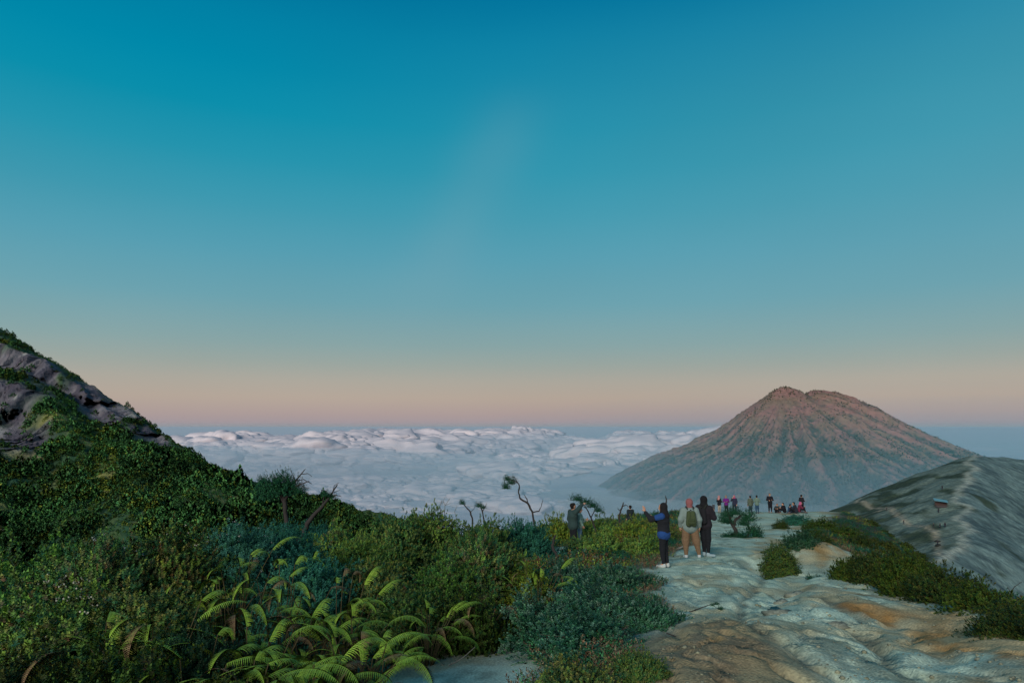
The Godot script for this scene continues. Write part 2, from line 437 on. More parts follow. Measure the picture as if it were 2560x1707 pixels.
func near_ground():
	n_a = noise(61, 0.12, 3); n_b = noise(62, 0.5, 3); n_c = noise(63, 0.9, 2)
	var n_o := noise(64, 0.35, 3); var n_p := noise(65, 1.4, 4)
	var xs := []; var zs := []
	var x := 0.0; var st := 0.05
	while x < 62.0: xs.append(x); st *= 1.007 if x < 8 else 1.035; x += st
	var left := []
	x = -0.05; st = 0.06
	while x > -75.0: left.append(x); st *= 1.02; x -= st
	left.reverse(); xs = left + xs
	var z := 6.0
	while z > 0.0: zs.append(z); z -= 0.4
	z = 0.0; st = 0.04
	while z > -135.0: zs.append(z); st *= 1.0066; z -= st if z < -4 else 0.3
	var nu: int = xs.size(); var nv: int = zs.size()
	var v := PackedVector3Array(); v.resize(nu * nv); var c := PackedColorArray(); c.resize(nu * nv)
	for j in nv:
		for i in nu:
			var px: float = xs[i]; var pz: float = zs[j]
			v[j * nu + i] = Vector3(px, ground(px, pz), pz)
			var u := px - curve(AXIS, -pz)
			var o := n_o.get_noise_2d(u * 1.6 + n_b.get_noise_2d(px, pz), pz * 0.3)
			var p := n_p.get_noise_2d(px, pz)
			var flow := n_p.get_noise_2d(u * 1.1 + n_b.get_noise_2d(px, pz) * 0.7, pz * 0.35 + 20)
			var q := lin(0.64, 0.77, 0.62).lerp(lin(0.50, 0.63, 0.50), smoothstep(-0.05, 0.22, flow + p * 0.35))
			q = q.lerp(lin(0.27, 0.31, 0.25), smoothstep(0.16, 0.36, n_b.get_noise_2d(u * 1.4 + 70, pz * 0.6) + p * 0.3) * 0.6)
			q = q.lerp(lin(0.56, 0.47, 0.28), smoothstep(0.05, 0.35, n_o.get_noise_2d(px + 40, pz) + p * 0.2) * 0.6)
			q = q.lerp(lin(0.44, 0.25, 0.075), smoothstep(0.06, 0.3, o + p * 0.2) * 0.7 * smoothstep(-0.5, 1.6, u))
			q = q.lerp(lin(0.45, 0.24, 0.07), clampf(0.8 * bump(px - 8.0, pz + 17.6, 0.9, 1.2, 0), 0, 0.9) * clampf(0.75 + flow * 2.0, 0.2, 1))
			q = q.lerp(lin(0.26, 0.185, 0.11).lerp(lin(0.42, 0.33, 0.19), clampf(0.5 + flow * 2.5, 0, 1)), clampf(1.7 * bump(px - 1.75, pz + 6.7, 0.8, 2.3, 0.35), 0, 0.92))
			q = q.lerp(lin(0.44, 0.22, 0.06), 0.7 * bump(px - 2.0, pz + 7.1, 0.35, 0.6, 0.4) * clampf(0.6 + flow * 3.0, 0, 1))
			var lt := n_a.get_noise_2d(px * 3.2 + 70, pz * 2.2) * 4.0 + n_b.get_noise_2d(px * 1.5, pz * 1.5) * 0.8
			q = q.lerp(q * (0.82 + 0.3 * fposmod(floorf(lt) * 0.37, 1.0)), 0.8)
			if pz > -20.0 and pz < -3.0:
				var wx := px + n_b.get_noise_2d(px * 3, pz * 3) * 0.12
				for k in 2: q = q.lerp(lin(0.40, 0.18, 0.04) if k == 0 else lin(0.60, 0.47, 0.27), clampf(trail(STREAKS[k], wx + flow * 0.5, pz, 0.36) * (0.95 + flow * 1.4), 0, 0.94))
				for cx in CRACKS: q = q.lerp(lin(0.13, 0.13, 0.10), trail(cx, wx, pz, 0.085) * 0.75)
			var cr := absf(n_b.get_noise_2d(px * 2.2 + v[j * nu + i].y * 0.5, pz * 1.3 + 40.0))
			q = q.lerp(q * 0.6, (1.0 - smoothstep(0.0, 0.04, cr)) * 0.4)
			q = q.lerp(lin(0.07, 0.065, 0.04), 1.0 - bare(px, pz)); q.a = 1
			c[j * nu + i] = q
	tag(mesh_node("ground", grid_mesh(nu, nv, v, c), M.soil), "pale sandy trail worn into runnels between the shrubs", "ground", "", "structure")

# ------------------------------------------------------------ the hill on the left
# Its ridge line (plan and height) and the foot of the slope that faces the trail.
const RIDGE := [[-0.6, -420, 128, -260], [0.0, -197, 38, -262], [0.12, -173, 27.0, -250], [0.235, -148, 15.8, -238], [0.35, -126, 6.6, -228], [0.41, -115, 0.4, -222], [0.47, -105, -3.4, -215], [0.56, -89, -10.0, -205], [0.69, -72, -14.0, -195], [0.82, -54, -16.8, -183], [1.0, -35, -19.2, -170], [1.25, 0, -26, -160]]
const FOOT := [[-0.6, -230, -14, -40], [0.0, -104, -22, -118], [0.35, -62, -24, -125], [0.69, -38, -27, -135], [1.0, -14, -31, -140], [1.25, 14, -40, -140]]

func hill():
	var nu := 420; var nv := 230
	var v := PackedVector3Array(); v.resize(nu * nv); var c := PackedColorArray(); c.resize(nu * nv)
	var rock := PackedFloat32Array(); rock.resize(nu * nv)
	var n1 := noise(71, 0.02, 4); var n2 := noise(72, 0.09, 4); var flute := noise(73, 0.11, 3); var n3 := noise(74, 0.035, 3)
	for j in nv:
		var t := -0.35 + 1.6 * j / (nv - 1)
		for i in nu:
			var s := -0.6 + 1.8 * i / (nu - 1)
			var R := Vector3(curve(RIDGE, s, 1), curve(RIDGE, s, 2), curve(RIDGE, s, 3)); var F := Vector3(curve(FOOT, s, 1), curve(FOOT, s, 2), curve(FOOT, s, 3))
			var p := R.lerp(F, t)
			# cliffs: the height drops fast across bands that run along the ridge
			var wob := n1.get_noise_2d(p.x, p.z) * 0.07
			var k1: float = smoothstep(0.12, 0.17, t + wob) * (1.0 - smoothstep(0.24, 0.34, s)); var b1: float = band(t + wob, 0.07, 0.21) * (1.0 - smoothstep(0.24, 0.32, s + wob))
			var k2: float = smoothstep(0.33, 0.46, t + wob) * (1.0 - smoothstep(0.15, 0.24, s)); var b2: float = band(t + wob, 0.27, 0.56) * (1.0 - smoothstep(0.14, 0.22, s + wob * 2))
			var k3: float = smoothstep(0.03, 0.10, t + wob) * smoothstep(0.2, 0.27, s) * (1.0 - smoothstep(0.36, 0.47, s)); var b3: float = band(t + wob, 0.025, 0.20) * smoothstep(0.19, 0.25, s) * (1.0 - smoothstep(0.40, 0.44, s + wob))
			var g: float = t
			if t > 0: g = t * 0.62 + 0.10 * k1 + 0.19 * k2 + 0.07 * k3 + (0.38 - 0.10 * (1.0 - smoothstep(0.24, 0.34, s)) - 0.19 * (1.0 - smoothstep(0.15, 0.24, s)) - 0.07 * smoothstep(0.2, 0.27, s) * (1.0 - smoothstep(0.36, 0.47, s))) * t
			else: g = -t * 1.3
			p.y = lerpf(R.y, F.y, g) if t > 0 else R.y - 70.0 * -t
			var w := clampf(b1 + b2 + b3, 0, 1)
			w *= smoothstep(-0.35, 0.05, n2.get_noise_2d(p.x * 0.6, p.z * 0.6 + 40) + 0.22)
			rock[j * nu + i] = w
			var fl := absf(flute.get_noise_2d(p.x * 0.9 + p.z * 0.5, p.y * 0.15))
			p += Vector3(0.25, 0, 1.0) * (w * (fl * 9.0 - 2.5 + n2.get_noise_3d(p.x, p.y, p.z) * 3.0))
			p.y += n1.get_noise_2d(p.x + 90, p.z) * 4.0 * smoothstep(0.0, 0.2, absf(t)) + n2.get_noise_2d(p.x, p.z) * 0.9 + absf(n2.get_noise_2d(p.x * 0.5, 3.0)) * 1.6
			v[j * nu + i] = p
			var q := lin(0.03, 0.09, 0.055).lerp(lin(0.07, 0.11, 0.045), clampf(0.5 + n2.get_noise_2d(p.x * 2, p.z * 2), 0, 1))
			var grassy: float = smoothstep(0.25, 0.55, n3.get_noise_2d(p.x, p.z) + 0.5 * band(t, 0.5, 0.72) * smoothstep(0.02, 0.12, s) * (1.0 - smoothstep(0.2, 0.4, s)))
			q = q.lerp(lin(0.30, 0.28, 0.09), grassy * 0.75)
			var rk := lin(0.085, 0.075, 0.105).lerp(lin(0.20, 0.185, 0.215), clampf(0.3 + 1.6 * flute.get_noise_2d(p.x * 1.4 + p.z * 0.8, p.y * 0.3), 0, 1))
			rk = rk.lerp(lin(0.5, 0.5, 0.48), smoothstep(0.25, 0.5, n2.get_noise_2d(p.x * 0.5 + 200, p.y * 0.6)))
			rk = rk.lerp(lin(0.5, 0.52, 0.5), clampf(bump(s - 0.03, t - 0.45, 0.03, 0.05, 0) * 1.2, 0, 0.8))
			c[j * nu + i] = q.lerp(rk, w)
	tag(mesh_node("hill", grid_mesh(nu, nv, v, c), M.hillside), "steep green hill with purple grey cliffs on the left", "hill", "", "structure")
	# scrub that covers the slope
	var r := RandomNumberGenerator.new(); r.seed = 9
	var spots := []; var gold := []
	while spots.size() < 36000:
		var k := r.randi() % (nu * nv)
		if rock[k] > 0.25 and r.randf() > 0.05: continue
		var p := v[k] + Vector3(r.randf_range(-0.6, 0.6), -0.2, r.randf_range(-0.6, 0.6))
		if n3.get_noise_2d(p.x, p.z) > 0.36 and r.randf() < 0.7: continue
		var z := r.randf_range(0.8, 1.9) * (1.0 + 0.9 * n1.get_noise_2d(p.x * 3, p.z * 3)) * (1.0 + 1.3 * pow(r.randf(), 14))
		if k / nu < nv * 0.28: z *= 0.6
		var o := Transform3D(Basis(Vector3.UP, r.randf() * TAU).scaled(Vector3(z, z * r.randf_range(0.6, 1.0), z)), p)
		if r.randf() < 0.3 + 0.5 * n2.get_noise_2d(p.x * 0.4, p.z * 0.4): gold.append(o)
		else: spots.append(o)
	scatter("hillside_scrub", clump_mesh(75, 110, 0.9, 0.22), M.leaf, spots, [lin(0.5, 1.3, 1.45), lin(0.95, 2.3, 1.8)], "dark green scrub covering the slopes of the left hill", "scrub", n3)
	scatter("golden_scrub", clump_mesh(76, 100, 0.8, 0.2), M.leaf, gold, [lin(1.1, 1.9, 0.95), lin(2.3, 2.4, 1.0)], "yellowish scrub scattered among the dark scrub of the left hill", "scrub", n3)

func band(x: float, a: float, b: float) -> float:
	var w := (b - a) * 0.28
	return smoothstep(a - w, a + w, x) * (1.0 - smoothstep(b - w, b + w, x))

# ------------------------------------------------------------ the bare ridge on the right
const SPINE := [[120, 70, -52], [150, 90, -45.5], [190, 115, -38], [230, 145, -31.5], [280, 183, -22.5], [315, 209, -14.5], [330, 220, -12.6], [345, 228, -15.5], [400, 262, -34]]
var n_r: FastNoiseLite; var n_s: FastNoiseLite

func spine_wander(z: float) -> float: return n_r.get_noise_2d(z * 1.1, 50.0) * 9.0 * smoothstep(-335.0, -300.0, z)

func ridge_height(x: float, z: float) -> float:
	var d := -z
	var sx := curve(SPINE, d) + spine_wander(z); var y := curve(SPINE, d, 2)
	var u := x - sx
	var h := y - (0.40 * sqrt(u * u + 40.0) - 2.5 if u < 0 else 0.47 * sqrt(u * u + 40.0) - 3.0)
	# the top runs on to the right
	var t := clampf((x - 220.0) / 110.0, 0, 1.2)
	var rz := -330.0 - 50.0 * t; var ry := -12.8 - 3.6 * t - 7.0 * t * t
	var w := z - rz
	var h2 := ry - 0.5 * sqrt(w * w + 16.0) + 2.0 - (0.38 * maxf(0, 220.0 - x))
	h = maxf(h, h2)
	h += n_r.get_noise_2d(x, z) * 1.6 * smoothstep(0.0, 25.0, absf(u)) + n_s.get_noise_2d(x, z) * 0.35
	h -= absf(n_s.get_noise_2d((x * 0.35 - z * 0.94) * 0.8, (x * 0.94 + z * 0.35) * 0.07)) * 1.1 * smoothstep(4.0, 20.0, u)
	h -= absf(n_r.get_noise_2d((x * 0.35 - z * 0.94) * 1.9, (x * 0.94 + z * 0.35) * 0.22)) * 0.9 * smoothstep(3.0, 30.0, u)
	return h

const RIDGE_TRAILS := [[[162, -326], [158.3, -321.7], [153.7, -284.5], [143.8, -257.1], [139.4, -231.4]], [[138, -300], [153.7, -284.5]], [[139.4, -231.4], [133.5, -220.4], [124, -205]]]

func ridge():
	n_r = noise(81, 0.03, 4); n_s = noise(82, 0.16, 4)
	var n3 := noise(83, 0.05, 4); var n4 := noise(84, 0.22, 3)
	var nu := 300; var nv := 330
	var v := PackedVector3Array(); v.resize(nu * nv); var c := PackedColorArray(); c.resize(nu * nv)
	for j in nv:
		for i in nu:
			var x := 35.0 + 345.0 * i / (nu - 1); var z := -95.0 - 315.0 * j / (nv - 1)
			var y := ridge_height(x, z)
			v[j * nu + i] = Vector3(x, y, z)
			var u := x - curve(SPINE, -z) - spine_wander(z)
			var wp := n3.get_noise_2d(x * 0.7, z * 0.7 + 90) * 9.0
			var streak := n4.get_noise_2d((x * 0.35 - z * 0.94) * 1.7 + wp, (x * 0.94 + z * 0.35) * 0.2 + wp)
			var q := lin(0.17, 0.25, 0.25).lerp(lin(0.065, 0.105, 0.115), clampf(0.5 + streak * 1.0 + 0.8 * n3.get_noise_2d(x, z), 0, 1))
			if u < 0: q = q.lerp(lin(0.17, 0.21, 0.165), 0.6)
			var veg: float = smoothstep(0.0, 0.35, n3.get_noise_2d(x * 1.3, z * 0.8) + 0.35 * smoothstep(-12.0, -45.0, u) * smoothstep(-215.0, -290.0, z) - 0.04 - (0.25 if u > 0 else 0.0))
			q = q.lerp(lin(0.035, 0.055, 0.035), veg * 0.9)
			var path := exp(-pow((u + 6.0 * n_r.get_noise_2d(5, z * 1.5)) / (1.3 + 1.6 * absf(n_r.get_noise_2d(z * 2, 9))), 2))
			q = q.lerp(lin(0.46, 0.48, 0.41), path * 0.75)
			for tr in RIDGE_TRAILS: q = q.lerp(lin(0.40, 0.34, 0.26), trail(tr, x, z, 0.9) * 0.8)
			c[j * nu + i] = q
	tag(mesh_node("ridge_terrain", grid_mesh(nu, nv, v, c), M.scree), "bare grey ash ridge with a pale footpath along its spine", "ridge", "", "structure")

func trail(pts: Array, x: float, z: float, w: float) -> float:
	var best := 1e9
	for k in pts.size() - 1:
		var a := Vector2(pts[k][0], pts[k][1]); var b := Vector2(pts[k + 1][0], pts[k + 1][1])
		best = minf(best, Geometry2D.get_closest_point_to_segment(Vector2(x, z), a, b).distance_to(Vector2(x, z)))
	return exp(-pow(best / w, 2))

# ------------------------------------------------------------ plants
const DARK := Color(0.024, 0.095, 0.06)
const GREEN := Color(0.048, 0.17, 0.062)
const LIME := Color(0.23, 0.36, 0.055)
const GOLD := Color(0.27, 0.22, 0.05)
const RUST := Color(0.22, 0.11, 0.06)
const TEAL := Color(0.06, 0.20, 0.145)
const PALE := Color(0.20, 0.30, 0.21)

# Tubes along a chain of points, added to the arrays of S.
func tube(S: Dictionary, pts: Array, rad: Array, col: Color, sides := 5):
	var first: int = S.v.size()
	var up := Vector3(0.31, 0.2, 0.93)
	for k in pts.size():
		var d: Vector3 = (pts[mini(k + 1, pts.size() - 1)] - pts[maxi(k - 1, 0)]).normalized()
		var a := d.cross(up).normalized(); var b := d.cross(a)
		for e in sides:
			var w := TAU * e / sides
			var o := a * cos(w) + b * sin(w)
			S.v.append(pts[k] + o * rad[k]); S.n.append(o); S.c.append(col)
	for k in pts.size() - 1:
		for e in sides:
			var i := first + k * sides + e; var j := first + k * sides + (e + 1) % sides
			S.i.append_array([i, i + sides, j, j, i + sides, j + sides])

func shapes() -> Dictionary:
	return {"v": PackedVector3Array(), "n": PackedVector3Array(), "c": PackedColorArray(), "i": PackedInt32Array()}

func built(S: Dictionary) -> ArrayMesh: return array_mesh(S.v, S.n, S.c, S.i)

func leaf(S: Dictionary, p: Vector3, dir: Vector3, side: Vector3, l: float, w: float, out: Vector3, c: Color):
	var f: int = S.v.size()
	var n := side.cross(dir)
	if n.dot(out) < 0: n = -n
	n = (n + out * 0.55).normalized()
	S.v.append(p); S.v.append(p + dir * l * 0.45 + side * w); S.v.append(p + dir * l); S.v.append(p + dir * l * 0.45 - side * w)
	S.n.append(n); S.n.append(n); S.n.append(n); S.n.append(n)
	S.c.append(c); S.c.append(c); S.c.append(c); S.c.append(c)
	S.i.append(f); S.i.append(f + 1); S.i.append(f + 2); S.i.append(f); S.i.append(f + 2); S.i.append(f + 3)

# A shrub that fills a half ball of radius 1: [foliage, stems].
func shrub_meshes(sd: int, sprigs: int, per: int, size: float, tones: Array, lumps := 0.35, reach := 0.13, tips := 0.65) -> Array:
	var r := RandomNumberGenerator.new(); r.seed = sd
	var n := noise(sd, 1.3, 3)
	var F := shapes(); var W := shapes()
	for k in 11:
		var a := TAU * k / 11.0 + r.randf(); var u := r.randf_range(0.25, 0.95)
		var tip := Vector3(cos(a) * sqrt(1 - u * u), u, sin(a) * sqrt(1 - u * u)) * 0.8
		var pts := []; var rad := []
		for e in 6:
			var t := e / 5.0
			pts.append(tip * t + Vector3(n.get_noise_2d(k * 9.0, t * 3), 0.18 * sin(t * PI), n.get_noise_2d(k * 9.0 + 50, t * 3)) * 0.5 * t + Vector3(0, -0.05, 0)); rad.append(lerpf(0.028, 0.006, t))
		tube(W, pts, rad, Color(0.07, 0.055, 0.045) * r.randf_range(0.7, 1.2))
		for q in 3:
			var o: Vector3 = pts[2 + q]; var to := o + Vector3(r.randf() - 0.5, r.randf() * 0.6, r.randf() - 0.5) * 0.5
			tube(W, [o, o.lerp(to, 0.5) + Vector3.UP * 0.03, to], [0.009, 0.006, 0.003], Color(0.09, 0.07, 0.055), 4)
	for k in sprigs:
		var a := r.randf() * TAU; var u := pow(r.randf(), 0.85) * 1.12 - 0.12
		var q := sqrt(maxf(0, 1 - u * u))
		var d := Vector3(cos(a) * q, u, sin(a) * q)
		var R := 0.86 + lumps * n.get_noise_3d(d.x * 1.6, d.y * 1.6, d.z * 1.6) * 1.5 + lumps * 0.5 * n.get_noise_3d(d.x * 4.5, d.y * 4.5, d.z * 4.5)
		var depth := 1.0 - 0.42 * pow(r.randf(), 1.7)
		var p := d * R * depth
		var axis := (d * 0.75 + Vector3(0, 0.55, 0) + Vector3(r.randf() - 0.5, r.randf() - 0.5, r.randf() - 0.5) * 1.1).normalized()
		var long := reach * r.randf_range(0.6, 1.35)
		if depth > 0.9 and r.randf() < 0.08: long *= 1.9
		var tone: Color = tones[mini(tones.size() - 1, int(pow(r.randf(), 1.3) * tones.size()))]
		var patch := clampf(0.5 + n.get_noise_3d(p.x * 2.2 + 7, p.y * 2.2, p.z * 2.2) * 1.5, 0, 1)
		tone = tone.lerp(tones[int(patch * (tones.size() - 1) + 0.5)], 0.5)
		var end: Color = tones[-1]
		var s0 := axis.cross(Vector3(r.randf() - 0.5, r.randf() - 0.5, r.randf() - 0.5)).normalized(); var s1 := axis.cross(s0)
		var w := r.randf() * TAU
		for e in per:
			var t := (e + 0.5) / per
			w += 2.4
			var sd2 := s0 * cos(w) + s1 * sin(w)
			var ld := (axis * (0.35 + 0.9 * t) + sd2 * (1.15 - 0.6 * t)).normalized()
			var c := tone.lerp(end, tips * t * t) * r.randf_range(0.72, 1.25); c.a = 1
			leaf(F, p + axis * long * t, ld, axis.cross(sd2), size * r.randf_range(0.7, 1.2), size * 0.33, d, c)
	# scale so that the leaf mass is 1 high and 1 wide
	var ys := []
	for k in range(0, F.v.size(), 16): ys.append(F.v[k].length())
	ys.sort()
	var f: float = 1.0 / ys[int(ys.size() * 0.94)]
	for k in F.v.size(): F.v[k] *= f
	return [built(F), built(W)]

var SHRUB := {}; var TINT := {}

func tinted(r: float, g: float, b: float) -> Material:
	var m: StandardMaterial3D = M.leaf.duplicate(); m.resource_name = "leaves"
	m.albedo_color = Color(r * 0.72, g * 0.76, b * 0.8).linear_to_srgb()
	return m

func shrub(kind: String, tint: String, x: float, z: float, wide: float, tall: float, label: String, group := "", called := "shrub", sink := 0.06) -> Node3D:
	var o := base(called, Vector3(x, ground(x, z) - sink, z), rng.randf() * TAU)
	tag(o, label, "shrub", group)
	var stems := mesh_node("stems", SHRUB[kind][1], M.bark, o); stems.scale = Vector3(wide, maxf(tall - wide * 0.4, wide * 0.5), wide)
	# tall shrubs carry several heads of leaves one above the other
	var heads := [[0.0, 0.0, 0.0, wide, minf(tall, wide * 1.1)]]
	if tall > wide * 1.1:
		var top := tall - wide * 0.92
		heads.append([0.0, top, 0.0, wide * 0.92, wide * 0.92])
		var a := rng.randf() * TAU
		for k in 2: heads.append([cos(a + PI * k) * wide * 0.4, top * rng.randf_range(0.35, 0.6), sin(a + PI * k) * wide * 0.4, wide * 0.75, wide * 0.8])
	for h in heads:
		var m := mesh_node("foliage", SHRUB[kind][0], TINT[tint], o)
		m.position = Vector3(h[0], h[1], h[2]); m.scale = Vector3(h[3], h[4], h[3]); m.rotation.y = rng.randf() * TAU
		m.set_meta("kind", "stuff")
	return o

# The leafy blade of a fern frond, arching over from its stalk's top: paired, toothed leaflets along a midrib.
func frond_mesh(sd: int, long: float, arch: float, tone: Color) -> ArrayMesh:
	var r := RandomNumberGenerator.new(); r.seed = sd
	var S := shapes()
	var pts := []; var rad := []; var p := Vector3.ZERO; var lean := 0.8
	var steps := 30
	for k in steps + 1:
		pts.append(p); rad.append(lerpf(0.004, 0.001, float(k) / steps))
		lean += arch / steps * (0.6 + 0.9 * float(k) / steps)
		p += Vector3(0.03 * sin(k * 0.2 + sd), cos(lean), -sin(lean)) * long / steps
	tube(S, pts, rad, tone * 0.7, 4)
	for k in steps:
		var t := float(k) / steps
		var d: Vector3 = (pts[k + 1] - pts[k]).normalized()
		var w := long * 0.25 * pow(1 - t, 0.7) * (0.45 + 0.55 * smoothstep(0, 0.25, t)) + 0.008
		for s in [-1.0, 1.0]:
			var side: Vector3 = Vector3(s, 0, 0)
			var nrm: Vector3 = d.cross(side).normalized() * s
			if nrm.y < 0: nrm = -nrm
			var cut := r.randf_range(0.85, 1.1) * w
			var tone2 := tone.lerp(GOLD, r.randf() * 0.3) * r.randf_range(0.75, 1.25); tone2.a = 1
			var n := 6
			var f: int = S.v.size()
			var drop := r.randf_range(0.25, 0.55)
			for e in n + 1:
				var q := float(e) / n
				var c: Vector3 = pts[k] + side * cut * q + d * cut * 0.32 * q - Vector3.UP * cut * drop * q * q
				var wd := long / steps * 0.42 * (1 - q * 0.85) * (0.62 if e % 2 else 1.2)
				S.v.append(c - d * wd); S.v.append(c + d * wd)
				S.n.append(nrm); S.n.append(nrm); S.c.append(tone2); S.c.append(tone2)
				if e: S.i.append_array([f + e * 2 - 2, f + e * 2 - 1, f + e * 2, f + e * 2 - 1, f + e * 2 + 1, f + e * 2])
	return built(S)

var FROND := []

func fern(x: float, z: float, tall: float, count: int, label: String, dry := false) -> Node3D:
	var o := base("fern", Vector3(x, ground(x, z) - 0.03, z), rng.randf() * TAU)
	tag(o, label, "fern", "ferns among the shrubs left of the trail")
	for k in count:
		var a := TAU * (k + rng.randf() * 0.7) / count
		var out := Vector3(-sin(a), 0, -cos(a))
		var up := tall * rng.randf_range(0.4, 0.98)
		var top := out * rng.randf_range(0.05, 0.55) * (0.5 + tall * 0.5) + Vector3.UP * up
		var S := shapes()
		tube(S, [Vector3(0, 0, 0) + out * 0.03, top * 0.5 + Vector3.UP * 0.05, top], [0.007, 0.006, 0.004], Color(0.06, 0.05, 0.025), 4)
		var stalk := mesh_node("stalk", built(S), M.bark, o)
		var m := mesh_node("frond", FROND[(rng.randi() % 3) + (3 if dry or rng.randf() < 0.1 else 0)], M.fern, o)
		var s := rng.randf_range(0.28, 0.47) * (0.75 if dry else 1.0)
		m.transform = Transform3D(Basis(Vector3.UP, a) * Basis(Vector3.RIGHT, rng.randf_range(-0.5, 0.2)) * Basis.from_scale(Vector3(s, s, s)), top)
	return o

# A dead or wind-bent tree: branches given as chains of (right, up, back) metres with a thickness; tufts of leaves at places.
func snag(called: String, x: float, z: float, chains: Array, tufts: Array, label: String, category: String, tone := Color(0.035, 0.03, 0.03), tuft_tint := "dark") -> Node3D:
	var o := base(called, Vector3(x, ground(x, z) - 0.05, z))
	tag(o, label, category)
	var r := RandomNumberGenerator.new(); r.seed = int(absf(x * 31 + z * 7)) + 3
	for k in chains.size():
		var S := shapes()
		var pts := []; var rad := []
		var ch: Array = chains[k]
		# subdivide with a little crookedness
		for e in ch.size() - 1:
			for q in 3:
				var t := q / 3.0
				var a := Vector3(ch[e][0], ch[e][1], ch[e][2]); var b := Vector3(ch[e + 1][0], ch[e + 1][1], ch[e + 1][2])
				var w: float = lerpf(ch[e][3], ch[e + 1][3], t)
				pts.append(a.lerp(b, t) + Vector3(r.randf() - 0.5, r.randf() - 0.5, r.randf() - 0.5) * w * (0.0 if e == 0 and q == 0 else 0.9)); rad.append(w * r.randf_range(0.85, 1.15))
		var l: Array = ch[-1]
		pts.append(Vector3(l[0], l[1], l[2])); rad.append(l[3])
		tube(S, pts, rad, tone, 6)
		mesh_node("trunk" if k == 0 else "branch", built(S), M.bark, o)
	for t in tufts:
		var m := mesh_node("foliage", SHRUB.tuft[0], TINT[tuft_tint], o)
		m.position = Vector3(t[0], t[1], t[2]); m.scale = Vector3(t[3], t[4], t[3]) * 1.3; m.rotation.y = r.randf() * TAU
		m.set_meta("kind", "stuff")
	return o

# Bare twigs that fork again and again, for the ends of dead trees.
func twigs(from: Vector3, dir: Vector3, long: float, thick: float, depth: int, r: RandomNumberGenerator, out: Array):
	var mid := from + dir * long * 0.5 + Vector3(r.randf() - 0.5, r.randf() - 0.5, r.randf() - 0.5) * long * 0.18
	var to := from + dir * long
	out.append([[from.x, from.y, from.z, thick], [mid.x, mid.y, mid.z, thick * 0.8], [to.x, to.y, to.z, thick * 0.55]])
	if depth > 0:
		for k in 2 + r.randi() % 2:
			twigs(from.lerp(to, r.randf_range(0.55, 1.0)), (dir + Vector3(r.randf() - 0.5, r.randf() - 0.3, r.randf() - 0.5) * 1.3).normalized(), long * r.randf_range(0.5, 0.75), thick * 0.55, depth - 1, r, out)

func plant_kinds():
	M.rock = painted("rock", 0.95, noise_texture(5, 0.03, 5, 0.6, 1.0), 1.5)
	M.dark_rock = M.rock.duplicate(); M.dark_rock.albedo_color = Color(0.4, 0.4, 0.42)
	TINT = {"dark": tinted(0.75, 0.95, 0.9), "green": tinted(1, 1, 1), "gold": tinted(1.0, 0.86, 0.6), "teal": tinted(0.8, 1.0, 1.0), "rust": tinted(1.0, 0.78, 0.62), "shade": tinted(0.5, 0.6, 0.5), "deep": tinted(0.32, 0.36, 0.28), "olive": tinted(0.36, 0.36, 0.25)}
	SHRUB.dense = shrub_meshes(101, 2300, 11, 0.05, [DARK, GREEN, GREEN, LIME, GOLD], 0.65, 0.085)
	SHRUB.lush = shrub_meshes(102, 1900, 11, 0.06, [DARK, GREEN, LIME, RUST, LIME], 0.75, 0.09)
	SHRUB.fine = shrub_meshes(103, 2600, 10, 0.045, [TEAL * 0.7, TEAL * 0.8, GREEN, TEAL], 0.45, 0.10)
	SHRUB.heath = shrub_meshes(104, 2500, 11, 0.046, [DARK, DARK, GREEN, GREEN, PALE], 0.55, 0.10, 0.3)
	SHRUB.flower = shrub_meshes(108, 2300, 11, 0.048, [DARK, GREEN, RUST, GREEN, LIME], 0.45, 0.10, 0.3)
	SHRUB.golden = shrub_meshes(105, 2200, 11, 0.052, [GREEN, LIME, GOLD, GREEN, LIME], 0.65, 0.085)
	SHRUB.far = shrub_meshes(106, 1100, 8, 0.10, [DARK, GREEN, LIME, GOLD], 0.5, 0.10)
	SHRUB.tuft = shrub_meshes(107, 360, 9, 0.10, [DARK * 0.5, DARK * 0.7, DARK, GREEN * 0.8], 1.0, 0.3)
	M.fern = painted("fern leaflets", 0.55); M.fern.backlight_enabled = true; M.fern.backlight = Color(0.4, 0.4, 0.4); M.fern.cull_mode = BaseMaterial3D.CULL_DISABLED
	for k in 3: FROND.append(frond_mesh(120 + k, 1.0, [1.5, 1.8, 1.2][k], Color(0.21, 0.36, 0.04)))
	for k in 3: FROND.append(frond_mesh(130 + k, 1.0, [2.0, 2.2, 1.8][k], Color(0.17, 0.10, 0.06)))

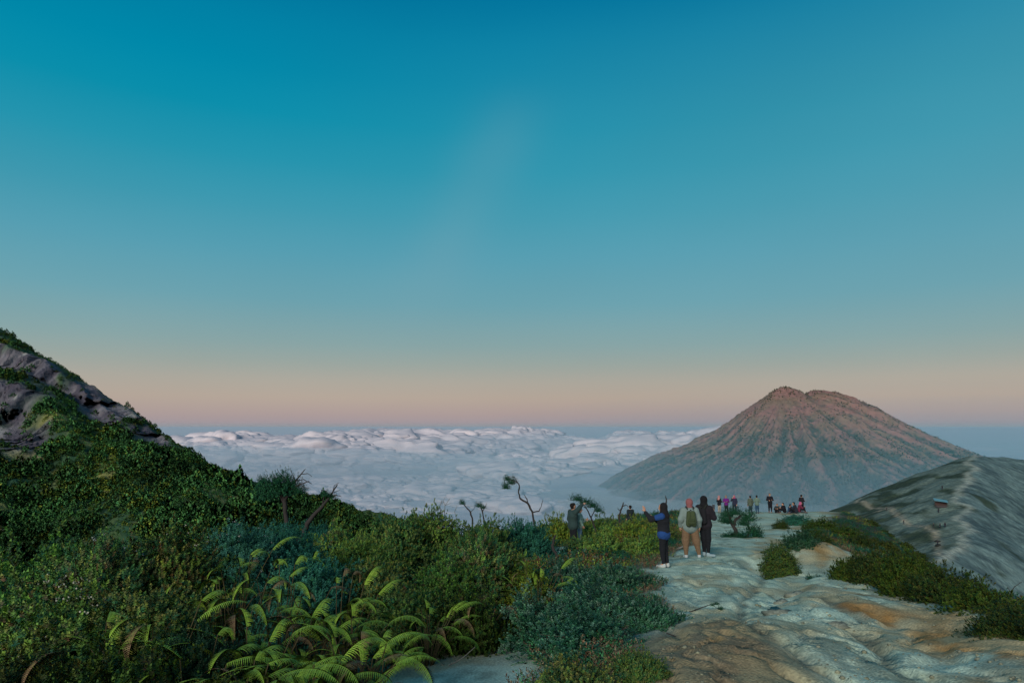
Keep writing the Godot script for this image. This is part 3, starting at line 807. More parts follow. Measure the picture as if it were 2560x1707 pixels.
func vegetation():
	plant_kinds()
	for s in SHRUBS:
		var o := shrub(s[0], s[1], s[2], s[3], s[4] * 1.08, s[5], s[6])
		if "flower" in s[6]: blossoms(o, s[4], s[5])
	# more shrubs on the slopes left of and beyond the trail, too alike to tell apart
	var r := RandomNumberGenerator.new(); r.seed = 77
	var placed := []
	var tries := 0
	while placed.size() < 130 and tries < 9000:
		tries += 1
		var d := r.randf_range(13.0, 74.0); var x := r.randf_range(-34.0, 26.0) * d / 45.0
		if absf(x) > d * 0.85 + 2.0: continue
		var u := x - curve(AXIS, d)
		if u > -curve(HALF, d) - 1.6 or bare(x, -d) > 0.2 or u > 0: continue
		if d < 30.0 and x > 1.0: continue
		var ok := true
		for p in placed: if Vector2(p.x, p.y).distance_to(Vector2(x, -d)) < 1.25: ok = false
		if not ok: continue
		placed.append(Vector3(x, -d, 0))
		var w := r.randf_range(0.6, 1.05)
		var low := 0.85 if x < -4 else 0.7
		var hue := r.randi() % 4 if d < 40 else r.randi() % 2
		var kind: String = ["far", "far", "fine", "golden"][r.randi() % 4]
		var place: String = "below the left hill" if x < -9.0 else "behind the fern bank" if x < -3.0 else "beyond the middle thicket" if d > 30.0 else "inside the middle thicket"
		var word: String = ("large " if w > 0.85 else "small ") + ["dark green", "green", "yellow green", "bluish green"][hue] + (" fine leaved" if kind == "fine" else " golden tipped" if kind == "golden" else "")
		shrub(kind, ["dark", "green", "gold", "teal"][hue], x, -d, w, w * r.randf_range(0.75, 1.15) * low, "one of the " + word + " shrubs " + place, word + " shrubs " + place)
	for k in 26:
		var d := r.randf_range(25.0, 66.0)
		var x := curve(AXIS, d) + curve(HALF, d) + r.randf_range(3.4, 8.0)
		var w := r.randf_range(0.45, 0.8)
		var word := "small dark" if w < 0.62 else "dark"
		var place := "beside the far trail" if d > 45.0 else "behind the rounded rock"
		shrub("far", ["deep", "olive", "deep"][r.randi() % 3], x, -d, w, w * 0.75, "one of the " + word + " low shrubs on the slope " + place, word + " low shrubs on the slope " + place)
	ground_cover(r)
	ferns()
	snags()

func blossoms(o: Node3D, wide: float, tall: float):
	var r := RandomNumberGenerator.new(); r.seed = int(wide * 1000)
	var S := shapes()
	for k in 46:
		var a := r.randf() * TAU; var u := r.randf_range(0.45, 1.0)
		var c := Vector3(cos(a) * sqrt(1 - u * u) * wide, u * tall, sin(a) * sqrt(1 - u * u) * wide) * r.randf_range(0.92, 1.06)
		for e in 7:
			var p := c + Vector3(r.randf() - 0.5, r.randf() * 0.4, r.randf() - 0.5) * 0.06
			var d := Vector3(r.randf() - 0.5, r.randf(), r.randf() - 0.5).normalized()
			leaf(S, p, d, d.cross(Vector3(0.3, 0.2, 0.9)).normalized(), 0.018, 0.008, Vector3.UP, Color(0.55, 0.55, 0.5) * r.randf_range(0.7, 1.1))
	mesh_node("blossom", built(S), M.petal, o).set_meta("kind", "stuff")

func ground_cover(r: RandomNumberGenerator):
	var spots := []; var warm := []; var dry := []
	while spots.size() + warm.size() < 16000:
		var d := 2.2 + 74.0 * pow(r.randf(), 1.6); var x := r.randf_range(-0.95, 0.95) * (d + 3.0)
		var b := bare(x, -d)
		if b > 0.12 + 0.2 * r.randf(): continue
		if x > curve(AXIS, d) and x > curve(AXIS, d) + curve(HALF, d) + 9.0: continue
		var s := r.randf_range(0.3, 0.75) * (0.55 if x > curve(AXIS, d) - curve(HALF, d) - 1.5 else 1.0) * (0.7 + 0.3 * smoothstep(8.0, 30.0, d))
		var t := Transform3D(Basis(Vector3.UP, r.randf() * TAU).scaled(Vector3(s, s * r.randf_range(0.6, 1.1), s)), Vector3(x, ground(x, -d) - 0.03, -d))
		if n_a.get_noise_2d(x * 1.4 + 300, -d) > r.randf_range(-0.15, 0.35): warm.append(t)
		else: spots.append(t)
	scatter("undergrowth", sprigs_mesh(151, [DARK, GREEN, DARK, TEAL * 0.7]), M.leaf, spots, [lin(0.4, 0.5, 0.48), lin(0.75, 0.8, 0.8)], "low dark green growth that fills the gaps between the shrubs", "undergrowth")
	scatter("golden_undergrowth", sprigs_mesh(152, [GREEN, LIME, GOLD, RUST]), M.leaf, warm, [lin(0.45, 0.46, 0.46), lin(0.85, 0.8, 0.65)], "yellow and rusty low growth between the shrubs", "undergrowth")
	while dry.size() < 500:
		var d := r.randf_range(4.5, 30.0); var x := r.randf_range(-0.6, 0.75) * d
		var b := bare(x, -d)
		if b < 0.25 or b > 0.75: continue
		dry.append(Transform3D(Basis(Vector3.UP, r.randf() * TAU).scaled(Vector3.ONE * r.randf_range(0.1, 0.28)), Vector3(x, ground(x, -d) - 0.01, -d)))
	scatter("dry_tufts", sprigs_mesh(153, [RUST, Color(0.22, 0.17, 0.10), GREEN, Color(0.16, 0.11, 0.07)]), M.leaf, dry, [lin(0.7, 0.7, 0.7), lin(1.1, 1.1, 1.1)], "little dry tufts along the edges of the bare sand", "tufts")

func sprigs_mesh(sd: int, tones: Array) -> ArrayMesh:
	var r := RandomNumberGenerator.new(); r.seed = sd
	var S := shapes()
	for k in 26:
		var a := r.randf() * TAU; var q := sqrt(r.randf()) * 0.55
		var p := Vector3(cos(a) * q, r.randf_range(0.0, 0.45), sin(a) * q)
		var axis := Vector3(cos(a) * 0.5 + r.randf() - 0.5, 1.0, sin(a) * 0.5 + r.randf() - 0.5).normalized()
		var tone: Color = tones[r.randi() % tones.size()]
		var s0 := axis.cross(Vector3(0.4, 0.1, 0.9)).normalized(); var s1 := axis.cross(s0)
		var w := r.randf() * TAU
		for e in 9:
			w += 2.4
			var o := s0 * cos(w) + s1 * sin(w)
			leaf(S, p + axis * 0.4 * (e / 9.0), (axis * (0.4 + e * 0.09) + o).normalized(), axis.cross(o), r.randf_range(0.10, 0.16), 0.03, Vector3.UP, tone * r.randf_range(0.7, 1.3))
	return built(S)
const SHRUBS := [
	["lush", "dark", -5.79, -8.60, 0.98, 1.72, "broad dark shrub at the left edge of the photo, behind the nearer bushes"],
	["flower", "green", -4.76, -8.20, 0.73, 1.60, "reddish shrub dotted with white flowers at the left"],
	["flower", "rust", -4.26, -8.80, 0.70, 1.75, "rusty brown flowering shrub beside the golden ferns, highest of the left bushes"],
	["lush", "green", -3.76, -5.90, 0.68, 1.24, "leafy green shrub low at the left edge, below the white flowers"],
	["dense", "green", -3.13, -6.10, 0.58, 1.23, "rounded green shrub left of the big bright ferns"],
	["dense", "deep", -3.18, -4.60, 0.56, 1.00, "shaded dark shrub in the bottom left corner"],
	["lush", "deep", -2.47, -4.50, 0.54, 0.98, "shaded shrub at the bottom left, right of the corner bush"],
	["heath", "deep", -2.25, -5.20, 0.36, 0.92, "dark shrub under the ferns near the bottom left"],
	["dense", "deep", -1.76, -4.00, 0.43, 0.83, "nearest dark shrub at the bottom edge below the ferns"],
	["lush", "dark", -5.09, -6.60, 0.84, 1.43, "shrub cut by the left edge of the photo"],
	["fine", "green", -4.46, -11.50, 0.80, 1.71, "soft feathery green shrub behind the flowering bush"],
	["fine", "dark", -3.98, -12.50, 0.72, 1.51, "dark feathery shrub below the half bare tree"],
	["fine", "teal", -6.25, -19.00, 0.97, 1.90, "bluish green shrub round the foot of the half bare tree"],
	["fine", "teal", -5.26, -19.00, 0.66, 1.63, "small bluish shrub right of the half bare tree"],
	["lush", "green", -4.11, -16.50, 0.89, 1.57, "green shrub under the leaning bare tree"],
	["fine", "teal", -2.59, -9.00, 0.63, 1.43, "blue grey shrub just behind the big ferns"],
	["dense", "green", -1.86, -9.40, 0.51, 1.30, "small green shrub right of the big ferns"],
	["dense", "dark", -2.73, -17.00, 1.03, 1.72, "tall round shrub with a dark hollow in its crown, left half of the middle thicket"],
	["lush", "green", -2.01, -17.60, 0.69, 1.85, "tall round leafy shrub that tops the middle thicket"],
	["golden", "green", -3.14, -14.20, 0.68, 1.39, "yellow green shrub in front of the leaning bare tree"],
	["flower", "green", -0.51, -11.80, 0.75, 1.39, "pale tipped dome shaped shrub in the centre of the thicket"],
	["golden", "gold", -0.08, -12.00, 0.46, 0.98, "golden shrub on the right flank of the pale dome shaped shrub"],
	["lush", "dark", -1.05, -11.00, 0.56, 1.17, "dark leafy shrub left of the pale dome shaped shrub"],
	["dense", "dark", -0.83, -20.50, 1.04, 1.61, "dark shrub line below the two small bent snags"],
	["fine", "dark", 0.33, -22.00, 0.98, 1.61, "dark shrub at the foot of the tall wind bent snag"],
	["dense", "dark", -1.37, -8.80, 0.53, 0.91, "green shrub in the shade left of the sandy hollow"],
	["lush", "deep", -0.55, -8.90, 0.54, 0.81, "shaded shrub above the sandy hollow"],
	["golden", "gold", 0.27, -11.40, 0.40, 0.79, "yellow shrub between the pale dome and the low grey green bushes"],
	["golden", "gold", 2.09, -31.00, 1.14, 1.48, "golden shrub behind the person with the raised bare arm"],
	["golden", "green", 3.45, -28.00, 1.10, 1.16, "yellow green shrub right of the person with the raised bare arm"],
	["golden", "gold", 4.57, -27.00, 1.00, 1.13, "golden shrub on the skyline left of the blue jacket"],
	["dense", "green", 6.11, -30.00, 0.86, 1.10, "green shrub on the skyline behind the blue jacket"],
	["golden", "green", 3.04, -22.00, 1.05, 0.91, "broad yellow green shrub in front of the skyline bushes"],
	["golden", "green", 3.97, -21.50, 0.75, 0.77, "yellow green shrub beside the elbow of the blue jacket"],
	["dense", "dark", 2.33, -24.50, 0.62, 0.73, "small dark shrub beside the person in the green jacket"],
	["heath", "green", 1.15, -14.00, 0.67, 0.66, "low heath shrub below the person in the green jacket"],
	["heath", "green", 2.07, -13.80, 0.75, 0.57, "low heath shrub at the left edge of the trail below the blue jacket"],
	["heath", "green", 0.41, -9.00, 0.72, 0.61, "grey green bush on the left of the big low foreground bush"],
	["heath", "green", 1.22, -9.60, 0.85, 0.64, "big low grey green foreground bush beside the trail"],
	["heath", "dark", 1.82, -9.20, 0.47, 0.41, "right end of the big low foreground bush, by the lone twig"],
	["heath", "dark", 0.80, -8.00, 0.76, 0.44, "front of the big low foreground bush above the sandy hollow"],
	["dense", "green", 0.56, -6.00, 0.42, 0.40, "small leafy bush at the bottom edge between sand hollow and trail"],
	["golden", "green", 0.21, -5.50, 0.24, 0.40, "yellowish sprig of bush at the bottom edge in the sandy hollow"],
	["dense", "dark", 1.12, -6.30, 0.24, 0.30, "low dark bush on the brown bank at the bottom edge"],
	["dense", "shade", 6.13, -16.20, 0.41, 0.86, "dark green bush at the head of the gully right of the trail"],
	["heath", "shade", 7.33, -17.80, 0.52, 0.44, "taller dark green bush joined to the gully bush on its right"],
	["dense", "deep", 8.17, -18.60, 0.31, 0.29, "small dark bush between the gully bush and the rounded rock"],
	["lush", "deep", 9.32, -22.00, 0.39, 0.96, "dark bush behind the gully bush right of the trail"],
	["golden", "olive", 7.05, -14.60, 0.48, 0.60, "first bush of the dark strip right of the trail, beside the rounded rock"],
	["dense", "deep", 7.34, -14.00, 0.55, 0.75, "second bush of the dark strip right of the trail"],
	["golden", "olive", 7.10, -12.60, 0.63, 0.76, "brownish bush in the middle of the dark strip right of the trail"],
	["dense", "deep", 6.88, -11.20, 0.61, 0.62, "dark bush in the middle of the dark strip below the ridge"],
	["golden", "olive", 6.49, -9.80, 0.55, 0.51, "olive bush of the dark strip near the right edge"],
	["dense", "deep", 5.84, -8.20, 0.47, 0.44, "last bush of the dark strip at the right edge"],
	["dense", "deep", 5.36, -7.90, 0.30, 0.29, "low dark bush at the trail's edge near the right edge of the photo"],
	["dense", "deep", 5.59, -7.40, 0.42, 0.41, "bush cut by the right edge of the photo"],
	["fine", "dark", 18.26, -45.00, 1.00, 0.73, "small grey bush beside the seated group"],
	["golden", "olive", 17.58, -40.00, 1.02, 0.75, "olive bush right of the seated group"],
	["golden", "olive", 16.08, -34.00, 0.87, 0.69, "brownish bush running down to the right behind the rounded rock"],
	["dense", "deep", 14.32, -29.00, 0.66, 0.60, "dark bush on the slope above the dark strip"],
	["dense", "deep", 15.35, -40.00, 0.51, 0.60, "tiny bush right of the trail beyond the gully bush"],
]
const FERNS := [
	[-2.33, -7.20, 1.29, 8, false, "tall bright fern at the top of the fern bank"],
	[-1.71, -7.00, 1.13, 9, false, "widest bright fern, on the right of the fern bank"],
	[-1.80, -6.30, 0.87, 8, false, "bright fern in the middle of the fern bank"],
	[-1.41, -6.40, 0.84, 7, false, "drooping fern at the right end of the fern bank"],
	[-2.58, -6.60, 1.13, 7, false, "yellow fern left of the fern bank, over the dark shrub"],
	[-3.71, -8.80, 1.60, 7, false, "golden fern behind the fern bank, next to the rusty shrub"],
	[-3.44, -9.00, 1.45, 7, false, "golden fern between the rusty shrub and the blue grey shrub"],
	[-1.92, -5.30, 0.88, 7, false, "fern low in the shade below the fern bank"],
	[-1.47, -4.70, 0.79, 8, false, "fern in the front row at the bottom edge"],
	[-1.70, -4.50, 0.77, 7, false, "leftmost fern in the front row at the bottom edge"],
	[-1.31, -5.10, 0.76, 7, false, "fern above the dry brown plants at the bottom edge"],
	[-1.16, -5.60, 0.72, 6, false, "small fern beside the dry brown plants"],
	[-0.95, -8.20, 0.71, 7, false, "lone yellow green fern above the sandy hollow"],
	[0.41, -10.60, 0.82, 6, false, "golden fern at the left end of the low grey green bush"],
	[-2.77, -9.40, 1.43, 6, false, "fern tip rising behind the tall bright fern"],
	[-2.13, -4.80, 0.83, 6, false, "fern half lost in the dark shrub near the bottom left"],
	[-2.00, -6.00, 0.89, 4, true, "dry brown fern hanging under the tall bright fern"],
	[-0.38, -8.90, 0.66, 5, true, "dry curled fern in the dark gap above the sandy hollow"],
	[-1.24, -4.40, 0.77, 5, true, "dry brown fern in the front row at the bottom edge"],
	[-1.02, -5.40, 0.64, 5, true, "dry fern at the edge of the sandy hollow"],
	[-2.87, -5.00, 0.99, 5, false, "single fern in the dark shrubs at the bottom left"],
	[-2.70, -5.40, 0.98, 5, false, "small fern between the dark shrubs left of the fern bank"],
]

func ferns():
	for f in FERNS: fern(f[0], f[1], maxf(0.45, f[2]), f[3] + (0 if f[4] else 15), f[5], f[4])

func snags():
	var r := RandomNumberGenerator.new(); r.seed = 55
	snag("bent_snag", 0.72, -22.50, [[[0.0, 0.0, 0.0, 0.0429], [0.005, 1.319, 0.000, 0.0358], [-0.077, 1.701, 0.000, 0.0358], [-0.216, 1.975, 0.000, 0.0322], [-0.440, 2.113, 0.000, 0.0286], [-0.510, 2.305, 0.000, 0.0258], [-0.482, 2.526, 0.000, 0.0215], [-0.552, 2.650, 0.000, 0.0172], [-0.777, 2.720, 0.000, 0.0115]], [[-0.216, 1.975, 0.000, 0.0215], [-0.244, 2.113, 0.004, 0.0172], [-0.328, 2.250, 0.008, 0.0100]], [[-0.077, 1.701, -0.000, 0.0229], [0.147, 1.728, -0.011, 0.0172], [0.218, 1.865, -0.022, 0.0115], [0.275, 2.071, -0.034, 0.0086]], [[-0.552, 2.650, 0.000, 0.0115], [-0.636, 2.803, 0.009, 0.0072], [-0.834, 2.830, 0.018, 0.0043]]], [[-0.904, 2.433, 0.028, 0.157, 0.205], [-0.735, 2.572, -0.098, 0.172, 0.205], [-0.876, 2.690, -0.110, 0.129, 0.149]], "tall dark snag bent to the left with a tuft of leaves at its tip", "tree", Color(0.035, 0.03, 0.03))
	snag("half_bare_tree", -6.50, -20.50, [[[0.0, 0.0, 0.0, 0.0931], [-0.063, 1.565, 0.000, 0.0776], [-0.118, 2.000, 0.000, 0.0665], [-0.197, 2.374, 0.000, 0.0554], [-0.238, 2.751, 0.000, 0.0443]], [[-0.197, 2.374, -0.000, 0.0443], [-0.363, 2.688, -0.019, 0.0333], [-0.566, 2.939, -0.038, 0.0222]], [[-0.197, 2.374, -0.000, 0.0443], [-0.008, 2.751, -0.021, 0.0333], [0.111, 3.002, -0.042, 0.0241], [0.257, 3.192, -0.062, 0.0163], [0.380, 3.343, -0.083, 0.0091]], [[-0.008, 2.751, 0.000, 0.0267], [0.268, 2.902, 0.039, 0.0202], [0.547, 3.002, 0.078, 0.0111]], [[0.111, 3.002, -0.000, 0.0176], [0.366, 3.040, -0.002, 0.0130], [0.601, 2.914, -0.005, 0.0078]], [[0.257, 3.192, 0.000, 0.0130], [0.488, 3.217, 0.026, 0.0091], [0.619, 3.129, 0.053, 0.0052]], [[-0.008, 2.751, -0.000, 0.0222], [-0.187, 3.065, -0.002, 0.0143], [-0.387, 3.255, -0.004, 0.0091], [-0.443, 3.356, -0.006, 0.0052]], [[-0.566, 2.939, 0.000, 0.0156], [-0.813, 3.002, 0.011, 0.0111], [-0.946, 3.129, 0.022, 0.0065]], [[0.111, 3.002, -0.000, 0.0130], [0.026, 3.192, -0.027, 0.0091], [-0.082, 3.343, -0.055, 0.0052]], [[0.268, 2.902, 0.000, 0.0130], [0.400, 2.814, 0.011, 0.0091], [0.580, 2.776, 0.021, 0.0052]]], [[-0.629, 2.771, 0.075, 0.339, 0.339], [-0.275, 2.897, 0.005, 0.313, 0.339], [-0.841, 2.658, 0.049, 0.261, 0.305], [-0.429, 2.582, 0.035, 0.417, 0.373], [0.012, 2.797, -0.089, 0.261, 0.271], [-0.174, 2.607, 0.053, 0.391, 0.373], [0.275, 2.647, 0.019, 0.209, 0.203], [-0.742, 2.432, -0.041, 0.339, 0.339], [-0.889, 2.924, -0.096, 0.156, 0.203]], "half bare tree with twiggy branches rising before the sea of cloud", "tree", Color(0.035, 0.03, 0.03))
	snag("leaning_tree", -5.52, -18.50, [[[0.0, 0.0, 0.0, 0.0840], [-0.047, 1.250, 0.000, 0.0700], [0.090, 1.585, 0.000, 0.0600], [0.252, 1.866, 0.000, 0.0500], [0.496, 2.113, 0.000, 0.0400], [0.663, 2.317, 0.000, 0.0300], [0.761, 2.486, 0.000, 0.0200], [0.882, 2.679, 0.000, 0.0118]], [[0.663, 2.317, -0.000, 0.0200], [0.856, 2.407, -0.002, 0.0118], [0.996, 2.362, -0.004, 0.0059]], [[0.761, 2.486, 0.000, 0.0147], [0.802, 2.657, 0.015, 0.0088], [0.938, 2.736, 0.031, 0.0047]], [[0.496, 2.113, 0.000, 0.0200], [0.545, 2.373, 0.027, 0.0129], [0.621, 2.543, 0.053, 0.0071]], [[0.663, 2.317, 0.000, 0.0141], [0.739, 2.452, 0.015, 0.0100], [0.967, 2.543, 0.030, 0.0047]]], [[0.601, 2.377, 0.078, 0.141, 0.138], [0.742, 2.315, -0.019, 0.118, 0.122]], "bare tree that leans to the right below the hill's last slope", "tree", Color(0.035, 0.03, 0.03))
	snag("small_snag", -1.20, -21.50, [[[0.0, 0.0, 0.0, 0.0328], [-0.011, 1.581, 0.000, 0.0274], [-0.080, 1.816, 0.000, 0.0233], [-0.215, 1.973, 0.000, 0.0178], [-0.323, 2.104, 0.000, 0.0123], [-0.404, 2.196, 0.000, 0.0068]], [[-0.080, 1.816, -0.000, 0.0109], [0.027, 1.908, -0.005, 0.0068], [0.053, 1.999, -0.009, 0.0041]]], [[-0.323, 2.057, 0.094, 0.109, 0.124]], "small bent snag, left one of two above the dark shrubs", "tree", Color(0.035, 0.03, 0.03))
	snag("small_snag", -0.83, -21.00, [[[0.0, 0.0, 0.0, 0.0273], [-0.008, 1.558, 0.000, 0.0227], [-0.061, 1.813, 0.000, 0.0200], [-0.114, 1.967, 0.000, 0.0134]], [[-0.061, 1.813, -0.000, 0.0134], [0.043, 1.967, -0.032, 0.0080], [0.068, 2.044, -0.065, 0.0047]], [[-0.114, 1.967, -0.000, 0.0107], [-0.219, 2.044, -0.029, 0.0067], [-0.272, 2.095, -0.058, 0.0040]]], [[-0.167, 1.933, -0.059, 0.120, 0.122], [-0.036, 1.901, 0.098, 0.094, 0.104]], "small leafy snag, right one of two above the dark shrubs", "tree", Color(0.035, 0.03, 0.03))
	snag("flat_topped_tree", 3.37, -27.00, [[[0.0, 0.0, 0.0, 0.0515], [0.002, 0.117, 0.000, 0.0429], [-0.157, 0.687, 0.000, 0.0344], [-0.317, 1.177, 0.000, 0.0292], [-0.481, 1.506, 0.000, 0.0223], [-0.696, 1.786, 0.000, 0.0155], [-0.946, 1.917, 0.000, 0.0086]], [[-0.317, 1.177, 0.000, 0.0206], [-0.144, 1.506, 0.013, 0.0137], [-0.024, 1.670, 0.026, 0.0086]], [[-0.481, 1.506, -0.000, 0.0172], [-0.614, 1.588, -0.021, 0.0120], [-0.865, 1.670, -0.041, 0.0069]]], [[-0.863, 1.807, 0.002, 0.275, 0.201], [-0.528, 1.675, -0.031, 0.309, 0.201], [-0.244, 1.544, -0.040, 0.275, 0.201], [-0.028, 1.388, 0.023, 0.206, 0.179]], "flat topped little tree leaning left above the skyline shrubs", "tree", Color(0.035, 0.03, 0.03))
	snag("forked_snag", 4.26, -28.00, [[[0.0, 0.0, 0.0, 0.0427], [0.022, 1.145, 0.000, 0.0356], [0.079, 1.400, 0.000, 0.0356], [0.169, 1.571, 0.000, 0.0303], [0.208, 1.741, 0.000, 0.0178]], [[0.169, 1.571, 0.000, 0.0214], [0.310, 1.639, 0.043, 0.0142], [0.379, 1.571, 0.086, 0.0089]], [[0.079, 1.400, 0.000, 0.0178], [-0.041, 1.502, 0.019, 0.0107]]], [], "short black forked snag on the skyline left of the blue jacket", "tree", Color(0.035, 0.03, 0.03))
	snag("upright_snag", 5.41, -25.00, [[[0.0, 0.0, 0.0, 0.0477], [0.018, 0.658, 0.000, 0.0398], [0.028, 1.036, 0.000, 0.0398], [0.054, 1.416, 0.000, 0.0398], [0.107, 1.645, 0.000, 0.0318], [0.111, 1.797, 0.000, 0.0191], [0.082, 1.889, 0.000, 0.0080]]], [], "upright dead stump that rises behind the head above the blue jacket", "tree", Color(0.035, 0.03, 0.03))
	snag("twig_bush", -1.81, -18.00, [[[0.0, 0.0, 0.0, 0.0110], [-0.021, 1.685, 0.000, 0.0092], [-0.046, 1.871, 0.000, 0.0069], [0.008, 2.047, 0.000, 0.0040]], [[0.068, 1.685, 0.000, 0.0092], [0.088, 1.893, 0.034, 0.0069], [0.220, 2.091, 0.067, 0.0040]], [[0.088, 1.893, 0.000, 0.0052], [0.042, 2.014, 0.012, 0.0040], [0.086, 2.102, 0.024, 0.0040]], [[0.088, 1.893, -0.000, 0.0052], [0.244, 1.959, -0.023, 0.0040]], [[0.383, 1.576, 0.000, 0.0080], [0.336, 1.740, 0.025, 0.0057], [0.402, 1.893, 0.050, 0.0040]]], [], "bare grey twigs that stick up behind the tall round shrub", "dead bush", Color(0.16, 0.15, 0.14))
	snag("dead_snag", 1.33, -20.00, [[[0.0, 0.0, 0.0, 0.0534], [0.002, 0.228, 0.000, 0.0445], [-0.095, 0.467, 0.000, 0.0445], [-0.168, 0.672, 0.000, 0.0413], [-0.141, 0.864, 0.000, 0.0318], [-0.091, 0.961, 0.000, 0.0223]], [[0.003, 0.407, 0.000, 0.0191], [0.102, 0.336, 0.031, 0.0127], [0.175, 0.240, 0.062, 0.0076]]], [], "dark dead trunk curving up left of the person with the raised bare arm", "tree", Color(0.035, 0.03, 0.03))
	snag("gnarled_stump", 10.06, -31.00, [[[0.0, 0.0, 0.0, 0.1065], [0.000, 0.002, 0.000, 0.0887], [-0.181, 0.264, 0.000, 0.0986], [-0.285, 0.564, 0.000, 0.0887], [-0.159, 0.827, 0.000, 0.0690], [0.003, 1.015, 0.000, 0.0493], [0.161, 1.128, 0.000, 0.0296]], [[-0.285, 0.564, 0.000, 0.0690], [-0.427, 0.864, 0.025, 0.0493], [-0.494, 1.128, 0.051, 0.0335], [-0.565, 1.279, 0.076, 0.0197]], [[0.003, 0.077, -0.000, 0.0592], [0.352, 0.152, -0.034, 0.0493], [0.517, 0.414, -0.068, 0.0434], [0.371, 0.601, -0.103, 0.0335], [0.141, 0.639, -0.137, 0.0256]], [[0.517, 0.414, 0.000, 0.0296], [0.658, 0.564, 0.039, 0.0197], [0.722, 0.714, 0.078, 0.0099]], [[-0.181, 0.264, 0.000, 0.0592], [-0.531, 0.152, 0.009, 0.0493], [-0.803, 0.077, 0.017, 0.0296]], [[-0.427, 0.864, -0.000, 0.0296], [-0.224, 1.128, -0.025, 0.0197], [-0.180, 1.279, -0.051, 0.0118]]], [[-0.495, 0.962, -0.135, 0.335, 0.333], [-0.221, 1.085, 0.110, 0.316, 0.308], [-0.697, 0.746, 0.152, 0.296, 0.308], [-0.392, 0.652, -0.128, 0.276, 0.308], [0.348, 0.810, 0.093, 0.394, 0.436], [0.592, 0.219, -0.028, 0.355, 0.410], [0.739, 0.089, -0.108, 0.355, 0.359], [0.183, 0.596, -0.064, 0.296, 0.308], [-0.531, 0.053, 0.083, 0.394, 0.256], [0.008, 0.071, 0.116, 0.355, 0.308]], "gnarled stump with looping roots and leafy shoots on the trail beyond the walkers", "stump", Color(0.035, 0.03, 0.03))
	snag("fallen_branch", 2.59, -10.80, [[[0.001, 0.060, 0.000, 0.0089], [0.161, 0.098, 0.000, 0.0089], [0.295, 0.149, 0.000, 0.0076], [0.429, 0.193, 0.000, 0.0055], [0.562, 0.213, 0.000, 0.0040]], [[0.429, 0.193, 0.000, 0.0048], [0.507, 0.149, 0.005, 0.0040], [0.584, 0.111, 0.009, 0.0040]], [[0.482, 0.200, -0.000, 0.0040], [0.536, 0.232, -0.019, 0.0040]]], [[0.515, 0.192, 0.024, 0.048, 0.036], [0.585, 0.113, -0.018, 0.048, 0.045], [0.442, 0.180, 0.041, 0.034, 0.036]], "lone leafy twig reaching out over the trail from the low bush", "branch", Color(0.035, 0.03, 0.03))
	snag("bare_twig", 6.59, -15.00, [[[0.0, 0.0, 0.0, 0.0115], [-0.005, -0.087, 0.000, 0.0095], [-0.205, -0.042, 0.000, 0.0086], [-0.386, 0.029, 0.000, 0.0048]], [[-0.205, -0.042, 0.000, 0.0057], [-0.255, 0.065, 0.000, 0.0040], [-0.305, 0.154, 0.001, 0.0040]], [[-0.005, -0.087, 0.000, 0.0067], [-0.091, 0.029, 0.029, 0.0043], [-0.160, 0.118, 0.057, 0.0040]]], [[-0.257, -0.004, -0.029, 0.095, 0.087], [-0.092, -0.022, -0.063, 0.095, 0.087]], "bare twigs at the left tip of the dark strip of bushes", "branch", Color(0.035, 0.03, 0.03))
	snag("bare_twig", 7.05, -10.00, [[[0.0, 0.0, 0.0, 0.0084], [0.023, 0.253, 0.000, 0.0070], [-0.014, 0.389, 0.000, 0.0057], [0.042, 0.472, 0.000, 0.0045], [0.146, 0.531, 0.000, 0.0040]], [[-0.014, 0.389, -0.000, 0.0040], [-0.045, 0.460, -0.018, 0.0040]]], [], "bare bent twig above the bushes at the right edge", "branch", Color(0.035, 0.03, 0.03))
	snag("root", 1.77, -8.20, [[[0.003, 0.060, 0.000, 0.0078], [0.112, 0.022, 0.000, 0.0078], [0.227, 0.017, 0.000, 0.0068], [0.321, -0.007, 0.000, 0.0040]]], [], "dark root lying at the foot of the low bush on the brown bank", "root", Color(0.035, 0.03, 0.03))
	snag("dead_stick", -1.37, -6.40, [[[0.0, 0.0, 0.0, 0.0059], [-0.007, 0.239, 0.000, 0.0049], [0.107, 0.331, 0.000, 0.0045], [0.221, 0.442, 0.000, 0.0040], [0.316, 0.535, 0.000, 0.0040]], [[0.107, 0.331, 0.000, 0.0040], [0.074, 0.405, 0.003, 0.0040]]], [], "dark stick leaning out of the dry plants at the bottom edge", "branch", Color(0.035, 0.03, 0.03))
	snag("pale_branch", 5.24, -23.00, [[[0.019, 0.060, 0.000, 0.0293], [0.235, 0.143, 0.000, 0.0293], [0.467, 0.255, 0.000, 0.0219]]], [], "pale weathered log lying behind the walker in the blue jacket", "log", Color(0.16, 0.15, 0.14))
	snag("forked_stick", -0.70, -8.00, [[[-0.004, 0.060, 0.000, 0.0076], [0.093, 0.107, 0.000, 0.0066], [0.190, 0.172, 0.000, 0.0051], [0.287, 0.257, 0.000, 0.0040]], [[0.093, 0.107, 0.000, 0.0041], [0.053, 0.172, 0.011, 0.0040]]], [], "fallen grey stick on the sand of the hollow below the lone fern", "branch", Color(0.16, 0.15, 0.14))

